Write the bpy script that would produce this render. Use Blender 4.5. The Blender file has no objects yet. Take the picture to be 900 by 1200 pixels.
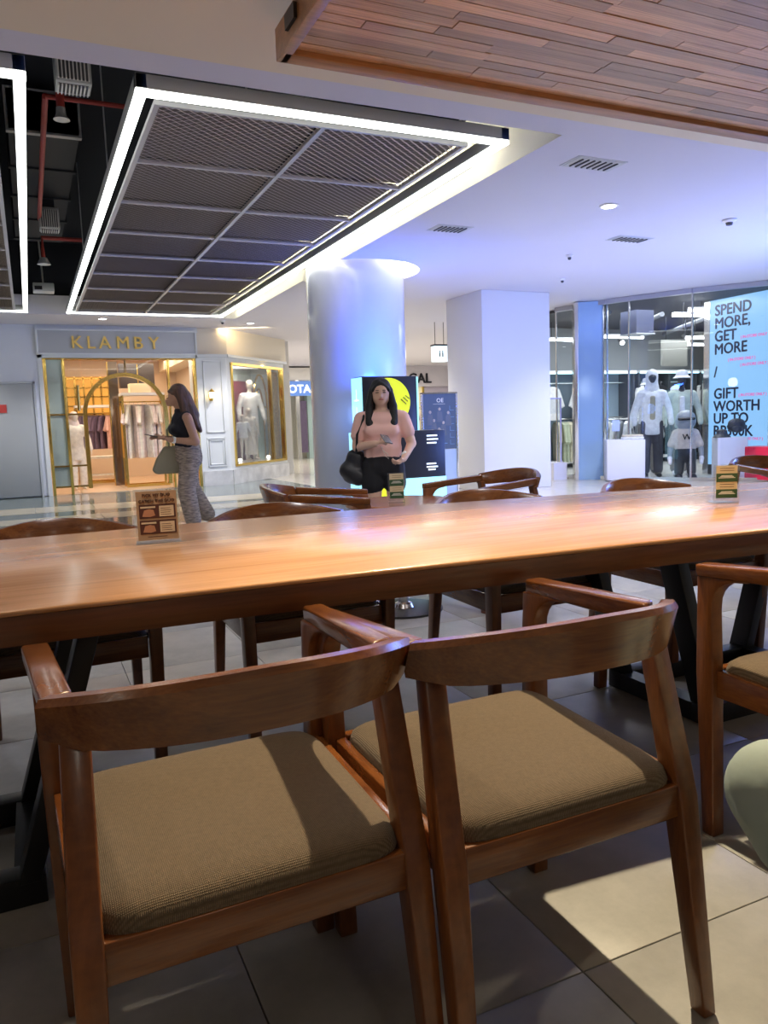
import bpy, bmesh, math, random
from mathutils import Vector, Matrix
random.seed(7)
SC = bpy.context.scene
COL = SC.collection
PI = math.pi
R = math.radians

# ------------------------------------------------------------------ camera, world, exposure
def setup_camera():
    yaw, pitch, roll, h = R(24.5), R(6.65), R(-2.0), 1.1
    cy, sy, cp, sp = math.cos(yaw), math.sin(yaw), math.cos(pitch), math.sin(pitch)
    fw = Vector((sy*cp, cy*cp, -sp)); rt = Vector((cy, -sy, 0)); up = rt.cross(fw)
    c, s = math.cos(roll), math.sin(roll)
    r2 = c*rt + s*up; u2 = -s*rt + c*up
    cd = bpy.data.cameras.new('camera'); cam = bpy.data.objects.new('camera', cd)
    m = Matrix((r2, u2, -fw)).transposed().to_4x4(); m.translation = Vector((0, 0, h))
    cam.matrix_world = m
    cd.sensor_fit = 'HORIZONTAL'; cd.sensor_width = 36; cd.lens = 36*900/900
    cd.clip_start = .02; cd.clip_end = 200
    COL.objects.link(cam); SC.camera = cam
setup_camera()
W = bpy.data.worlds.new('world'); SC.world = W; W.use_nodes = True
W.node_tree.nodes['Background'].inputs[0].default_value = (.86, .90, 1, 1)
W.node_tree.nodes['Background'].inputs[1].default_value = .38
SC.view_settings.view_transform = 'Standard'; SC.view_settings.look = 'None'
SC.view_settings.gamma = 1; SC.view_settings.use_curve_mapping = False
SC.view_settings.exposure = 0.0

# ------------------------------------------------------------------ lamps
def lamp(name, kind, loc, power, color=(1, 1, 1), size=.1, rot=(0, 0, 0), cone=None, blend=.4, size_y=None, target=None):
    l = bpy.data.lights.new(name, kind); l.energy = power; l.color = color
    if kind == 'AREA':
        l.size = size
        if size_y: l.shape = 'RECTANGLE'; l.size_y = size_y
    else:
        l.shadow_soft_size = size
    if cone: l.spot_size = R(cone); l.spot_blend = blend
    o = bpy.data.objects.new(name, l); o.location = loc; o.rotation_euler = rot
    if target is not None:
        o.rotation_euler = (Vector(target)-Vector(loc)).to_track_quat('-Z', 'Y').to_euler()
    COL.objects.link(o); return o
# cafe track lamps over the communal table (above the frame), then two added fills for the floor beyond
lamp('cafe_spot', 'SPOT', (1.47, 1.90, 2.62), 330, (1, .82, .54), .022, target=(1.35, 1.0, 0), cone=80, blend=.5)
lamp('cafe_spot', 'SPOT', (-.35, 1.95, 2.85), 60, (1, .84, .62), .03, target=(.35, 1.3, 0), cone=85, blend=.6)
lamp('cafe_spot', 'SPOT', (3.9, 2.2, 2.62), 80, (1, .84, .6), .03, target=(3.0, 1.6, 0), cone=90, blend=.6)
lamp('floor_fill', 'SPOT', (.3, 1.5, 2.85), 85, (.97, .97, 1), .12, target=(.7, 4.1, 0), cone=78, blend=.7)
lamp('floor_fill', 'SPOT', (2.7, 1.5, 2.62), 95, (.97, .97, 1), .12, target=(2.9, 4.2, 0), cone=78, blend=.7)
# added fill points behind and beside the viewer, lifting ceiling and chair backs
lamp('cafe_fill', 'POINT', (-2.2, .6, 2.0), 11, (1, .88, .72), .15)
lamp('cafe_fill', 'POINT', (3.2, -1.2, 2.0), 11, (1, .88, .72), .15)
lamp('cafe_fill', 'POINT', (.3, -1.8, 1.9), 9, (1, .90, .76), .15)
# mall downlights: a bank of round fittings in the plaster ceiling
for (x, y, p) in [(4.99, 5.75, 190), (7.6, 6.3, 210), (8.1, 8.4, 170), (5.6, 7.6, 120), (1.5, 13.9, 170), (3.9, 13.7, 170), (-2.5, 9, 260), (-1.5, 13.9, 150), (5.2, 12.2, 190), (7.6, 13.5, 190), (2.2, 3.75, 60), (-1.4, 4.0, 70), (6.8, 4.1, 140)]:
    lamp('mall_downlight', 'SPOT', (x, y, 2.96), p*1.45, (.97, .95, .98), .16, cone=125, blend=.6)
# blue glow of the vape-kiosk header washing the round column, and an added unseen blue fill from the right
lamp('kiosk_uplight', 'AREA', (3.85, 7.98, 1.68), 34, (.03, .12, 1), .5, size_y=.2, target=(3.95, 8.75, 2.55))
lamp('kiosk_side_glow', 'POINT', (3.35, 8.45, 1.2), 4, (.15, .35, 1), .12)
lamp('blue_fill', 'AREA', (8.6, 5.2, 1.5), 170, (.16, .28, 1), 2.2, size_y=1.6, target=(3.6, 8.2, 1.8))
# boutique interior and angled window, fashion store interior, corridor
lamp('boutique_light', 'AREA', (1.7, 17.0, 2.72), 190, (1, .80, .58), 2.6, size_y=3.4)
lamp('window_light', 'AREA', (4.35, 16.0, 2.37), 30, (1, .9, .76), .5, size_y=.3)
lamp('fashion_light', 'AREA', (11.3, 11.3, 2.93), 150, (.92, .96, 1), 3.4, size_y=2.4)
lamp('fashion_window_light', 'AREA', (9.9, 9.6, 2.93), 24, (.95, .97, 1), .8, size_y=.8)
lamp('corridor_light', 'AREA', (9.4, 19.5, 2.9), 420, (1, .93, .82), 6, size_y=6)
lamp('bulkhead_strip', 'AREA', (3.9, 14.75, 2.97), 5, (1, .75, .38), .9, size_y=.05, target=(4.2, 15.6, 2.75))

# ------------------------------------------------------------------ materials
MATS = {}
def nodes(m): return m.node_tree.nodes, m.node_tree.links
def mat(name, col, rough=.5, metal=0, emit=None, es=0, spec=.5, var=0, vscale=8, bump=0, bscale=60, coat=0, stretch=(1, 1, 1), sheen=0):
    if name in MATS: return MATS[name]
    m = bpy.data.materials.new(name); m.use_nodes = True; N, L = nodes(m)
    b = N['Principled BSDF']
    b.inputs['Base Color'].default_value = (*col, 1); b.inputs['Roughness'].default_value = rough
    b.inputs['Metallic'].default_value = metal; b.inputs['Specular IOR Level'].default_value = spec
    b.inputs['Coat Weight'].default_value = coat; b.inputs['Coat Roughness'].default_value = .12
    b.inputs['Sheen Weight'].default_value = sheen
    if emit: b.inputs['Emission Color'].default_value = (*emit, 1); b.inputs['Emission Strength'].default_value = es
    if var or bump:
        tc = N.new('ShaderNodeTexCoord'); mp = N.new('ShaderNodeMapping'); mp.inputs['Scale'].default_value = stretch
        L.new(tc.outputs['Object'], mp.inputs[0])
    if var:
        n = N.new('ShaderNodeTexNoise'); n.inputs['Scale'].default_value = vscale; n.inputs['Detail'].default_value = 6
        L.new(mp.outputs[0], n.inputs['Vector'])
        cr = N.new('ShaderNodeValToRGB'); cr.color_ramp.elements[0].position = .3; cr.color_ramp.elements[1].position = .7
        cr.color_ramp.elements[0].color = (*[c*(1-var) for c in col], 1); cr.color_ramp.elements[1].color = (*[min(1, c*(1+var)) for c in col], 1)
        L.new(n.outputs[0], cr.inputs[0]); L.new(cr.outputs[0], b.inputs['Base Color'])
    if bump:
        n2 = N.new('ShaderNodeTexNoise'); n2.inputs['Scale'].default_value = bscale; n2.inputs['Detail'].default_value = 4
        L.new(mp.outputs[0], n2.inputs['Vector']); bp = N.new('ShaderNodeBump'); bp.inputs['Strength'].default_value = bump; bp.inputs['Distance'].default_value = .01
        L.new(n2.outputs[0], bp.inputs['Height']); L.new(bp.outputs[0], b.inputs['Normal'])
    MATS[name] = m; return m

def wood(name, dark, light, scale=(2, 14, 14), rough=.28, coat=.3, rand=.0, streak=1.0, bump=.08):
    m = bpy.data.materials.new(name); m.use_nodes = True; N, L = nodes(m); b = N['Principled BSDF']
    tc = N.new('ShaderNodeTexCoord'); mp = N.new('ShaderNodeMapping'); mp.inputs['Scale'].default_value = scale
    L.new(tc.outputs['Object'], mp.inputs[0])
    oi = N.new('ShaderNodeObjectInfo'); ad = N.new('ShaderNodeVectorMath'); ad.operation = 'MULTIPLY_ADD'
    L.new(oi.outputs['Random'], ad.inputs[0]); ad.inputs[1].default_value = (37, 51, 23); L.new(mp.outputs[0], ad.inputs[2])
    n = N.new('ShaderNodeTexNoise'); n.inputs['Scale'].default_value = 1.2; n.inputs['Detail'].default_value = 8; n.inputs['Roughness'].default_value = .62; n.inputs['Distortion'].default_value = .6
    L.new(ad.outputs[0], n.inputs['Vector'])
    w = N.new('ShaderNodeTexNoise'); w.inputs['Scale'].default_value = 6; w.inputs['Detail'].default_value = 3
    mp2 = N.new('ShaderNodeMapping'); mp2.inputs['Scale'].default_value = (.35, 2.2, 2.2); L.new(ad.outputs[0], mp2.inputs[0]); L.new(mp2.outputs[0], w.inputs['Vector'])
    mx = N.new('ShaderNodeMath'); mx.operation = 'MULTIPLY_ADD'; L.new(w.outputs[0], mx.inputs[0]); mx.inputs[1].default_value = .45*streak; L.new(n.outputs[0], mx.inputs[2])
    cr = N.new('ShaderNodeValToRGB'); e = cr.color_ramp.elements
    e[0].position = .45; e[0].color = (*dark, 1); e[1].position = .95; e[1].color = (*light, 1)
    L.new(mx.outputs[0], cr.inputs[0])
    hs = N.new('ShaderNodeHueSaturation'); L.new(cr.outputs[0], hs.inputs['Color'])
    mr = N.new('ShaderNodeMapRange'); L.new(oi.outputs['Random'], mr.inputs[0]); mr.inputs[3].default_value = 1-rand; mr.inputs[4].default_value = 1+rand
    L.new(mr.outputs[0], hs.inputs['Value'])
    L.new(hs.outputs[0], b.inputs['Base Color'])
    b.inputs['Roughness'].default_value = rough; b.inputs['Coat Weight'].default_value = coat; b.inputs['Coat Roughness'].default_value = .15
    bp = N.new('ShaderNodeBump'); bp.inputs['Strength'].default_value = bump; bp.inputs['Distance'].default_value = .01
    L.new(mx.outputs[0], bp.inputs['Height']); L.new(bp.outputs[0], b.inputs['Normal'])
    MATS[name] = m; return m

def glassy(name, tint=(1, 1, 1), gloss=.08, rough=.0, opacity=0.0):
    m = bpy.data.materials.new(name); m.use_nodes = True; N, L = nodes(m)
    for n in list(N):
        if n.type != 'OUTPUT_MATERIAL': N.remove(n)
    out = [n for n in N if n.type == 'OUTPUT_MATERIAL'][0]
    t = N.new('ShaderNodeBsdfTransparent'); t.inputs[0].default_value = (*tint, 1)
    g = N.new('ShaderNodeBsdfGlossy'); g.inputs['Roughness'].default_value = rough
    lw = N.new('ShaderNodeLayerWeight'); lw.inputs[0].default_value = .25
    mr = N.new('ShaderNodeMapRange'); mr.inputs[3].default_value = gloss; mr.inputs[4].default_value = .55
    L.new(lw.outputs['Fresnel'], mr.inputs[0]); mr.inputs[3].default_value = gloss
    mx = N.new('ShaderNodeMixShader'); L.new(mr.outputs[0], mx.inputs[0]); L.new(t.outputs[0], mx.inputs[1]); L.new(g.outputs[0], mx.inputs[2])
    last = mx
    if opacity:
        d = N.new('ShaderNodeBsdfDiffuse'); d.inputs[0].default_value = (.8, .85, .9, 1)
        m2 = N.new('ShaderNodeMixShader'); m2.inputs[0].default_value = opacity; L.new(mx.outputs[0], m2.inputs[1]); L.new(d.outputs[0], m2.inputs[2]); last = m2
    L.new(last.outputs[0], out.inputs[0]); MATS[name] = m; return m

TEAK = wood('teak', (.085, .022, .007), (.25, .086, .021), (2.2, 16, 16), .26, .35, .10)
TEAK_Y = wood('teak_lengthwise', (.085, .022, .007), (.25, .086, .021), (16, 2.2, 16), .24, .4, .10)
TEAK_Z = wood('teak_upright', (.085, .022, .007), (.235, .080, .020), (16, 16, 2.2), .3, .25, .10)
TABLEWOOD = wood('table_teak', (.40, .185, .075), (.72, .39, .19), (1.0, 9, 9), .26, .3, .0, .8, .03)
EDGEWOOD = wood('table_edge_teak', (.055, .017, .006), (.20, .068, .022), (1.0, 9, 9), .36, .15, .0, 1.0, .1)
PLANKW = wood('soffit_plank', (.24, .095, .045), (.74, .43, .215), (1.6, 14, 14), .38, .2, .38)
PLANKE = wood('soffit_trim_wood', (.24, .095, .03), (.50, .23, .085), (1.6, 14, 14), .4, .1, .1)
BLK = mat('black_steel', (.008, .008, .010), .38)
WHITE = mat('white_paint', (.80, .79, .78), .55)
CEIL = mat('ceiling_paint', (.68, .66, .73), .7)
BEIGE = mat('beige_ceiling_paint', (.82, .71, .53), .7)
PANELW = mat('boutique_white_panel', (.74, .77, .78), .45)
GREYSIGN = mat('grey_sign_board', (.50, .52, .54), .5)
GOLD = mat('polished_gold', (.80, .56, .16), .18, 1)
DARKGOLD = mat('bronze_gold', (.45, .30, .10), .25, 1)
MIRROR = mat('green_grey_mirror', (.42, .50, .47), .12, .3)
DARK = mat('black_plenum', (.012, .014, .022), .8)
DUCT = mat('dark_duct', (.022, .024, .032), .6)
RED = mat('red_pipe', (.42, .05, .04), .45)
GALV = mat('pale_grey_metal', (.55, .56, .57), .4, .3)
GRILLDARK = mat('grille_gap_dark', (.10, .10, .11), .7)
CHROME = mat('brushed_chrome', (.75, .74, .72), .22, 1)
LED = mat('led_diffuser', (.9, .9, .9), .5, emit=(.96, 1, .93), es=4.2)
COVELED = mat('cove_led', (.9, .9, .9), .5, emit=(1, .95, .62), es=36)
DOWN = mat('downlight_lens', (.9, .9, .9), .5, emit=(1, .97, .92), es=9)
TUBE = mat('tube_light', (.9, .9, .9), .5, emit=(.95, .97, 1), es=8)
FELT = mat('backing_felt', (.30, .255, .225), .9)
LINE = mat('aluminium_grid', (.62, .61, .62), .45, .2)
MESHM = mat('expanded_mesh_metal', (.92, .82, .75), .6, .0)
GLASS = glassy('clear_glass', (.96, .98, .99), .02)
ACRYL = glassy('acrylic', (.95, .97, .97), .10, .02, .06)
MARBLE = mat('grey_marble', (.62, .62, .62), .18, var=.18, vscale=5)
SKIN = mat('skin', (.78, .50, .37), .5); SKIN2 = mat('tanned_skin', (.52, .29, .19), .5)
HAIRB = mat('black_hair', (.006, .005, .006), .55, var=.4, vscale=60, stretch=(1, 1, .1), bump=.4, bscale=80)
HAIRBR = mat('brown_hair', (.11, .055, .035), .42, var=.5, vscale=40, stretch=(1, 1, .12), bump=.5, bscale=70)
SCREEN = mat('blue_led_screen', (.05, .06, .08), .3, emit=(.27, .56, .93), es=1.05)
SCREEN2 = mat('cyan_lightbox', (.3, .5, .55), .3, emit=(.35, .85, 1.0), es=1.15)
LIGHTBOX = mat('white_lightbox', (.8, .85, .85), .4, emit=(.75, .95, 1), es=.95)

def fabric():
    m = bpy.data.materials.new('seat_weave'); m.use_nodes = True; N, L = nodes(m); b = N['Principled BSDF']
    tc = N.new('ShaderNodeTexCoord'); b.inputs['Roughness'].default_value = .85; b.inputs['Sheen Weight'].default_value = .15
    w1 = N.new('ShaderNodeTexWave'); w1.bands_direction = 'X'; w1.inputs['Scale'].default_value = 115; w1.inputs['Distortion'].default_value = 1.2; w1.inputs['Detail'].default_value = 2
    w2 = N.new('ShaderNodeTexWave'); w2.bands_direction = 'Y'; w2.inputs['Scale'].default_value = 115; w2.inputs['Distortion'].default_value = 1.2; w2.inputs['Detail'].default_value = 2
    L.new(tc.outputs['Object'], w1.inputs[0]); L.new(tc.outputs['Object'], w2.inputs[0])
    mx = N.new('ShaderNodeMath'); mx.operation = 'MULTIPLY'; L.new(w1.outputs['Fac'], mx.inputs[0]); L.new(w2.outputs['Fac'], mx.inputs[1])
    n = N.new('ShaderNodeTexNoise'); n.inputs['Scale'].default_value = 120; L.new(tc.outputs['Object'], n.inputs['Vector'])
    ad = N.new('ShaderNodeMath'); ad.operation = 'MULTIPLY_ADD'; L.new(n.outputs[0], ad.inputs[0]); ad.inputs[1].default_value = .6; L.new(mx.outputs[0], ad.inputs[2])
    cr = N.new('ShaderNodeValToRGB'); e = cr.color_ramp.elements; e[0].position = .2; e[0].color = (.085, .058, .031, 1); e[1].position = 1; e[1].color = (.19, .130, .077, 1)
    L.new(ad.outputs[0], cr.inputs[0]); L.new(cr.outputs[0], b.inputs['Base Color'])
    bp = N.new('ShaderNodeBump'); bp.inputs['Strength'].default_value = .5; bp.inputs['Distance'].default_value = .003
    L.new(ad.outputs[0], bp.inputs['Height']); L.new(bp.outputs[0], b.inputs['Normal'])
    return m
FABRIC = fabric()

def tile_mat():
    m = bpy.data.materials.new('grey_floor_tile'); m.use_nodes = True; N, L = nodes(m); b = N['Principled BSDF']
    tc = N.new('ShaderNodeTexCoord'); oi = N.new('ShaderNodeObjectInfo')
    ad = N.new('ShaderNodeVectorMath'); ad.operation = 'MULTIPLY_ADD'; L.new(oi.outputs['Random'], ad.inputs[0]); ad.inputs[1].default_value = (9, 17, 5); L.new(tc.outputs['Object'], ad.inputs[2])
    n = N.new('ShaderNodeTexNoise'); n.inputs['Scale'].default_value = 5; n.inputs['Detail'].default_value = 8; n.inputs['Roughness'].default_value = .7; L.new(ad.outputs[0], n.inputs['Vector'])
    cr = N.new('ShaderNodeValToRGB'); e = cr.color_ramp.elements; e[0].position = .3; e[0].color = (.30, .295, .28, 1); e[1].position = .75; e[1].color = (.45, .44, .41, 1)
    L.new(n.outputs[0], cr.inputs[0]); hs = N.new('ShaderNodeHueSaturation'); L.new(cr.outputs[0], hs.inputs['Color'])
    mr = N.new('ShaderNodeMapRange'); L.new(oi.outputs['Random'], mr.inputs[0]); mr.inputs[3].default_value = .93; mr.inputs[4].default_value = 1.07; L.new(mr.outputs[0], hs.inputs['Value'])
    L.new(hs.outputs[0], b.inputs['Base Color']); b.inputs['Roughness'].default_value = .42
    return m
TILE = tile_mat()

def polished(name, c1, c2, rough=.1, tile=.8):
    m = bpy.data.materials.new(name); m.use_nodes = True; N, L = nodes(m); b = N['Principled BSDF']
    tc = N.new('ShaderNodeTexCoord'); br = N.new('ShaderNodeTexBrick'); br.offset = 0; br.inputs['Scale'].default_value = 1
    br.inputs['Brick Width'].default_value = tile; br.inputs['Row Height'].default_value = tile; br.inputs['Mortar Size'].default_value = .004
    br.inputs['Color1'].default_value = (*c1, 1); br.inputs['Color2'].default_value = (*c2, 1); br.inputs['Mortar'].default_value = (*[c*.5 for c in c1], 1)
    L.new(tc.outputs['Object'], br.inputs[0]); L.new(br.outputs[0], b.inputs['Base Color']); b.inputs['Roughness'].default_value = rough
    MATS[name] = m; return m
POLB = polished('polished_cream_floor', (.60, .575, .51), (.64, .61, .55), .12)
POLT = polished('polished_teal_floor', (.15, .19, .19), (.17, .21, .205), .08)
POLC = polished('polished_band_floor', (.62, .56, .42), (.66, .60, .46), .12)
PEACH = polished('boutique_floor', (.66, .46, .30), (.70, .50, .34), .22)

# ------------------------------------------------------------------ mesh helpers
class MB:
    def __init__(s): s.v = []; s.f = []
    def add(s, vs, fs):
        k = len(s.v); s.v += [tuple(v) for v in vs]; s.f += [tuple(i+k for i in f) for f in fs]; return s
    def box(s, x0, x1, y0, y1, z0, z1):
        return s.add([(x0,y0,z0),(x1,y0,z0),(x1,y1,z0),(x0,y1,z0),(x0,y0,z1),(x1,y0,z1),(x1,y1,z1),(x0,y1,z1)],
                     [(0,3,2,1),(4,5,6,7),(0,1,5,4),(1,2,6,5),(2,3,7,6),(3,0,4,7)])
    def hexa(s, b, t): return s.add(list(b)+list(t), [(0,3,2,1),(4,5,6,7),(0,1,5,4),(1,2,6,5),(2,3,7,6),(3,0,4,7)])
    def bar(s, p, q, w, d, up=(0, 0, 1), w2=None, d2=None):
        p = Vector(p); q = Vector(q); a = (q-p).normalized(); u = Vector(up)
        if abs(a.dot(u)) > .95: u = Vector((0, 1, 0))
        sd = a.cross(u).normalized(); u = sd.cross(a).normalized(); w2 = w2 or w; d2 = d2 or d
        f = lambda c, w, d: [c-sd*w/2-u*d/2, c+sd*w/2-u*d/2, c+sd*w/2+u*d/2, c-sd*w/2+u*d/2]
        return s.hexa(f(p, w, d), f(q, w2, d2))
    def tube(s, pts, r, n=8, cap=True):
        pts = [Vector(p) for p in pts]; rs = r if isinstance(r, (list, tuple)) else [r]*len(pts); rings = []
        for i, p in enumerate(pts):
            a = (pts[min(i+1, len(pts)-1)]-pts[max(i-1, 0)]).normalized(); u = Vector((0, 0, 1)) if abs(a.z) < .9 else Vector((0, 1, 0))
            x = a.cross(u).normalized(); y = x.cross(a).normalized()
            rings.append([p+rs[i]*(math.cos(2*PI*k/n)*x+math.sin(2*PI*k/n)*y) for k in range(n)])
        return s.rings(rings, cap)
    def rings(s, rings, cap=True, closed=True):
        n = len(rings[0]); vs = [v for r in rings for v in r]; fs = []
        for i in range(len(rings)-1):
            for k in range(n if closed else n-1):
                fs.append((i*n+k, i*n+(k+1) % n, (i+1)*n+(k+1) % n, (i+1)*n+k))
        if cap: fs.append(tuple(reversed(range(n)))); fs.append(tuple((len(rings)-1)*n+k for k in range(n)))
        return s.add(vs, fs)
    def lathe(s, prof, c=(0, 0, 0), n=24, cap=True):
        return s.rings([[(c[0]+r*math.cos(2*PI*k/n), c[1]+r*math.sin(2*PI*k/n), c[2]+z) for k in range(n)] for r, z in prof], cap)
    def prism(s, poly, axis, a, b):
        if axis == 'x': f = lambda p, t: (t, p[0], p[1])
        elif axis == 'y': f = lambda p, t: (p[0], t, p[1])
        else: f = lambda p, t: (p[0], p[1], t)
        return s.rings([[f(p, a) for p in poly], [f(p, b) for p in poly]])
    def ball(s, c, r, n=10, sc=(1, 1, 1)):
        m = n//2+1
        return s.rings([[(c[0]+sc[0]*r*math.sin(PI*(i+.02)/(m+.04))*math.cos(2*PI*k/n), c[1]+sc[1]*r*math.sin(PI*(i+.02)/(m+.04))*math.sin(2*PI*k/n), c[2]-sc[2]*r*math.cos(PI*(i+.02)/(m+.04))) for k in range(n)] for i in range(m+1)])
    def cap(s, p, q, r0, r1, sx=1, sy=1, n=12):
        """closed tapered capsule for voxel blending"""
        p = Vector(p); q = Vector(q); d = q-p; L = d.length
        a = d/L if L > 1e-5 else Vector((0, 0, 1))
        u = Vector((1, 0, 0)) - a*a.x
        if u.length < .3: u = Vector((0, 1, 0)) - a*a.y
        u.normalize(); w = a.cross(u); rings = []
        for c, r, t0, t1 in ((p, r0, -PI/2+.15, 0), (q, r1, 0, PI/2-.15)):
            for i in range(5):
                t = t0+(t1-t0)*i/4; m = c+a*(r*math.sin(t)*(min(sx, sy) if L > 1e-5 else 1)); rr = r*math.cos(t)
                rings.append([m+u*(sx*rr*math.cos(2*PI*k/n))+w*(sy*rr*math.sin(2*PI*k/n)) for k in range(n)])
        return s.rings(rings)
    def mesh(s, name):
        m = bpy.data.meshes.new(name); m.from_pydata(s.v, [], s.f); m.validate()
        bm = bmesh.new(); bm.from_mesh(m); bmesh.ops.recalc_face_normals(bm, faces=bm.faces); bm.to_mesh(m); bm.free(); return m
    def build(s, name, material, parent=None, bevel=0, smooth=False, loc=None):
        m = s.mesh(name); m.materials.append(material)
        if bevel:
            bm = bmesh.new(); bm.from_mesh(m)
            ed = [e for e in bm.edges if len(e.link_faces) == 2 and e.calc_face_angle(0) > .5]
            bmesh.ops.bevel(bm, geom=ed, offset=bevel, segments=2, affect='EDGES', profile=.5); bm.to_mesh(m); bm.free()
        if smooth or bevel:
            for p in m.polygons: p.use_smooth = True
            try: m.set_sharp_from_angle(angle=R(38 if not bevel else 50))
            except Exception: pass
        o = bpy.data.objects.new(name, m); COL.objects.link(o)
        if parent: o.parent = parent
        if loc: o.location = loc
        return o
    def blob(s, name, material, parent=None, voxel=.012, smooth=5):
        m = s.mesh(name); t = bpy.data.objects.new('t', m); COL.objects.link(t)
        md = t.modifiers.new('r', 'REMESH'); md.mode = 'VOXEL'; md.voxel_size = voxel
        ms = t.modifiers.new('s', 'SMOOTH'); ms.iterations = smooth; ms.factor = .5
        dg = bpy.context.evaluated_depsgraph_get(); dg.update()
        nm = bpy.data.meshes.new_from_object(t.evaluated_get(dg)); bpy.data.objects.remove(t)
        nm.name = name; nm.materials.clear(); nm.materials.append(material)
        for p in nm.polygons: p.use_smooth = True
        o = bpy.data.objects.new(name, nm); COL.objects.link(o)
        if parent: o.parent = parent
        return o

def thing(name, label, cat, loc=(0, 0, 0), rz=0, group=None):
    o = bpy.data.objects.new(name, None); o.empty_display_size = .05; COL.objects.link(o); o.location = loc; o.rotation_euler = (0, 0, rz)
    o['label'] = label; o['category'] = cat
    if group: o['group'] = group
    return o
def tag(o, label, cat, group=None):
    o['label'] = label; o['category'] = cat
    if group: o['group'] = group
    return o
def struct(o): o['kind'] = 'structure'; return o
def dup(root, loc, rz, label, group=None):
    r = root.copy(); COL.objects.link(r); r.location = loc; r.rotation_euler = (0, 0, rz); r['label'] = label
    if group: r['group'] = group
    for ch in list(root.children):
        c = ch.copy(); COL.objects.link(c); c.parent = r
        for g in ch.children:
            d = g.copy(); COL.objects.link(d); d.parent = c
    return r
def text(name, body, size, material, loc, rot=(PI/2, 0, 0), parent=None, ext=.002, bold=0, align='LEFT', sx=1, space=1):
    cu = bpy.data.curves.new(name, 'FONT'); cu.body = body; cu.size = size; cu.extrude = ext;  cu.align_x = align; cu.space_character = space
    cu.resolution_u = 3
    t = bpy.data.objects.new('t', cu); COL.objects.link(t)
    dg = bpy.context.evaluated_depsgraph_get(); dg.update()
    m = bpy.data.meshes.new_from_object(t.evaluated_get(dg)); bpy.data.objects.remove(t)
    if bold:
        V0 = [tuple(v.co) for v in m.vertices]; F0 = [tuple(p.vertices) for p in m.polygons]; V = []; F = []
        for dx, dy in ((-bold, 0), (bold, 0), (0, bold*.7), (0, -bold*.7)):
            k = len(V); V += [(v[0]+dx, v[1]+dy, v[2]+(k/max(1, len(V0)))*.0008) for v in V0]; F += [tuple(i+k for i in f) for f in F0]
        m = bpy.data.meshes.new(name); m.from_pydata(V, [], F)
    m.name = name; m.materials.clear(); m.materials.append(material)
    o = bpy.data.objects.new(name, m); COL.objects.link(o); o.location = loc; o.rotation_euler = rot; o.scale = (sx, 1, 1)
    if parent: o.parent = parent
    return o
def sheet_with_holes(name, outer, holes, z0, z1, material):
    cu = bpy.data.curves.new(name, 'CURVE'); cu.dimensions = '2D'; cu.fill_mode = 'BOTH'; cu.extrude = (z1-z0)/2
    for pts in [outer]+holes:
        sp = cu.splines.new('POLY'); sp.points.add(len(pts)-1); sp.use_cyclic_u = True
        for i, p in enumerate(pts): sp.points[i].co = (p[0], p[1], 0, 1)
    t = bpy.data.objects.new('t', cu); COL.objects.link(t); dg = bpy.context.evaluated_depsgraph_get(); dg.update()
    m = bpy.data.meshes.new_from_object(t.evaluated_get(dg)); bpy.data.objects.remove(t); m.name = name
    m.materials.clear(); m.materials.append(material); o = bpy.data.objects.new(name, m); COL.objects.link(o); o.location = (0, 0, (z0+z1)/2)
    return o

# ================================================================== SETTING
# floors
fl = struct(MB().box(-2.15, 5.2, -1.9, 5.52, -.06, -.012).build('floor', mat('tile_grout', (.05, .048, .045), .9)))
tm = MB().box(-.2985, .2985, -.2985, .2985, -.012, 0)
t0 = None
for i in range(-4, 8):
    for j in range(-1, 9):
        loc = (.317+.6*i+.3, 1.134+.62*j-.31-.62+.62, 0)
        if t0 is None:
            t0 = tm.build('tile', TILE, fl, bevel=.0015); t0.scale = (1, 1.033, 1); t0.location = loc
        else:
            c = t0.copy(); COL.objects.link(c); c.parent = fl; c.location = loc
struct(MB().box(-8, 13.5, 5.55, 9.3, -.06, 0).box(5.2, 13.5, -2, 5.55, -.06, 0).box(-8, -2.2, -2, 5.55, -.06, 0).box(4.6, 16.5, 9.3, 27, -.06, 0).build('floor_mall', POLB))
ft = struct(MB().box(-8, 4.6, 9.3, 14.9, -.06, 0).box(3.6, 4.6, 14.9, 15.4, -.06, 0).build('floor_concourse', POLT))
for q, (y0, y1, dy) in enumerate([(10.1, 10.75, .5), (12.4, 13.3, -1.0)]):
    MB().prism([(-8, y0), (4.6, y0+dy), (4.6, y1+dy), (-8, y1)], 'z', -.001, .003).build('floor_band', POLC, ft)
struct(MB().box(-2.2, 3.5, 14.9, 19.6, -.06, .01).build('floor_boutique', PEACH))
# cafe shell behind the viewer
struct(MB().box(-8, 6, -3.1, -3, 0, 3.2).build('wall_back', mat('cafe_wall', (.30, .24, .17), .7)))
struct(MB().box(-8.1, -8, -3, 15, 0, 3.2).build('wall_left', WHITE))
struct(MB().box(13.6, 13.7, -3, 8, 0, 3.2).build('wall_right', WHITE))

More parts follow.
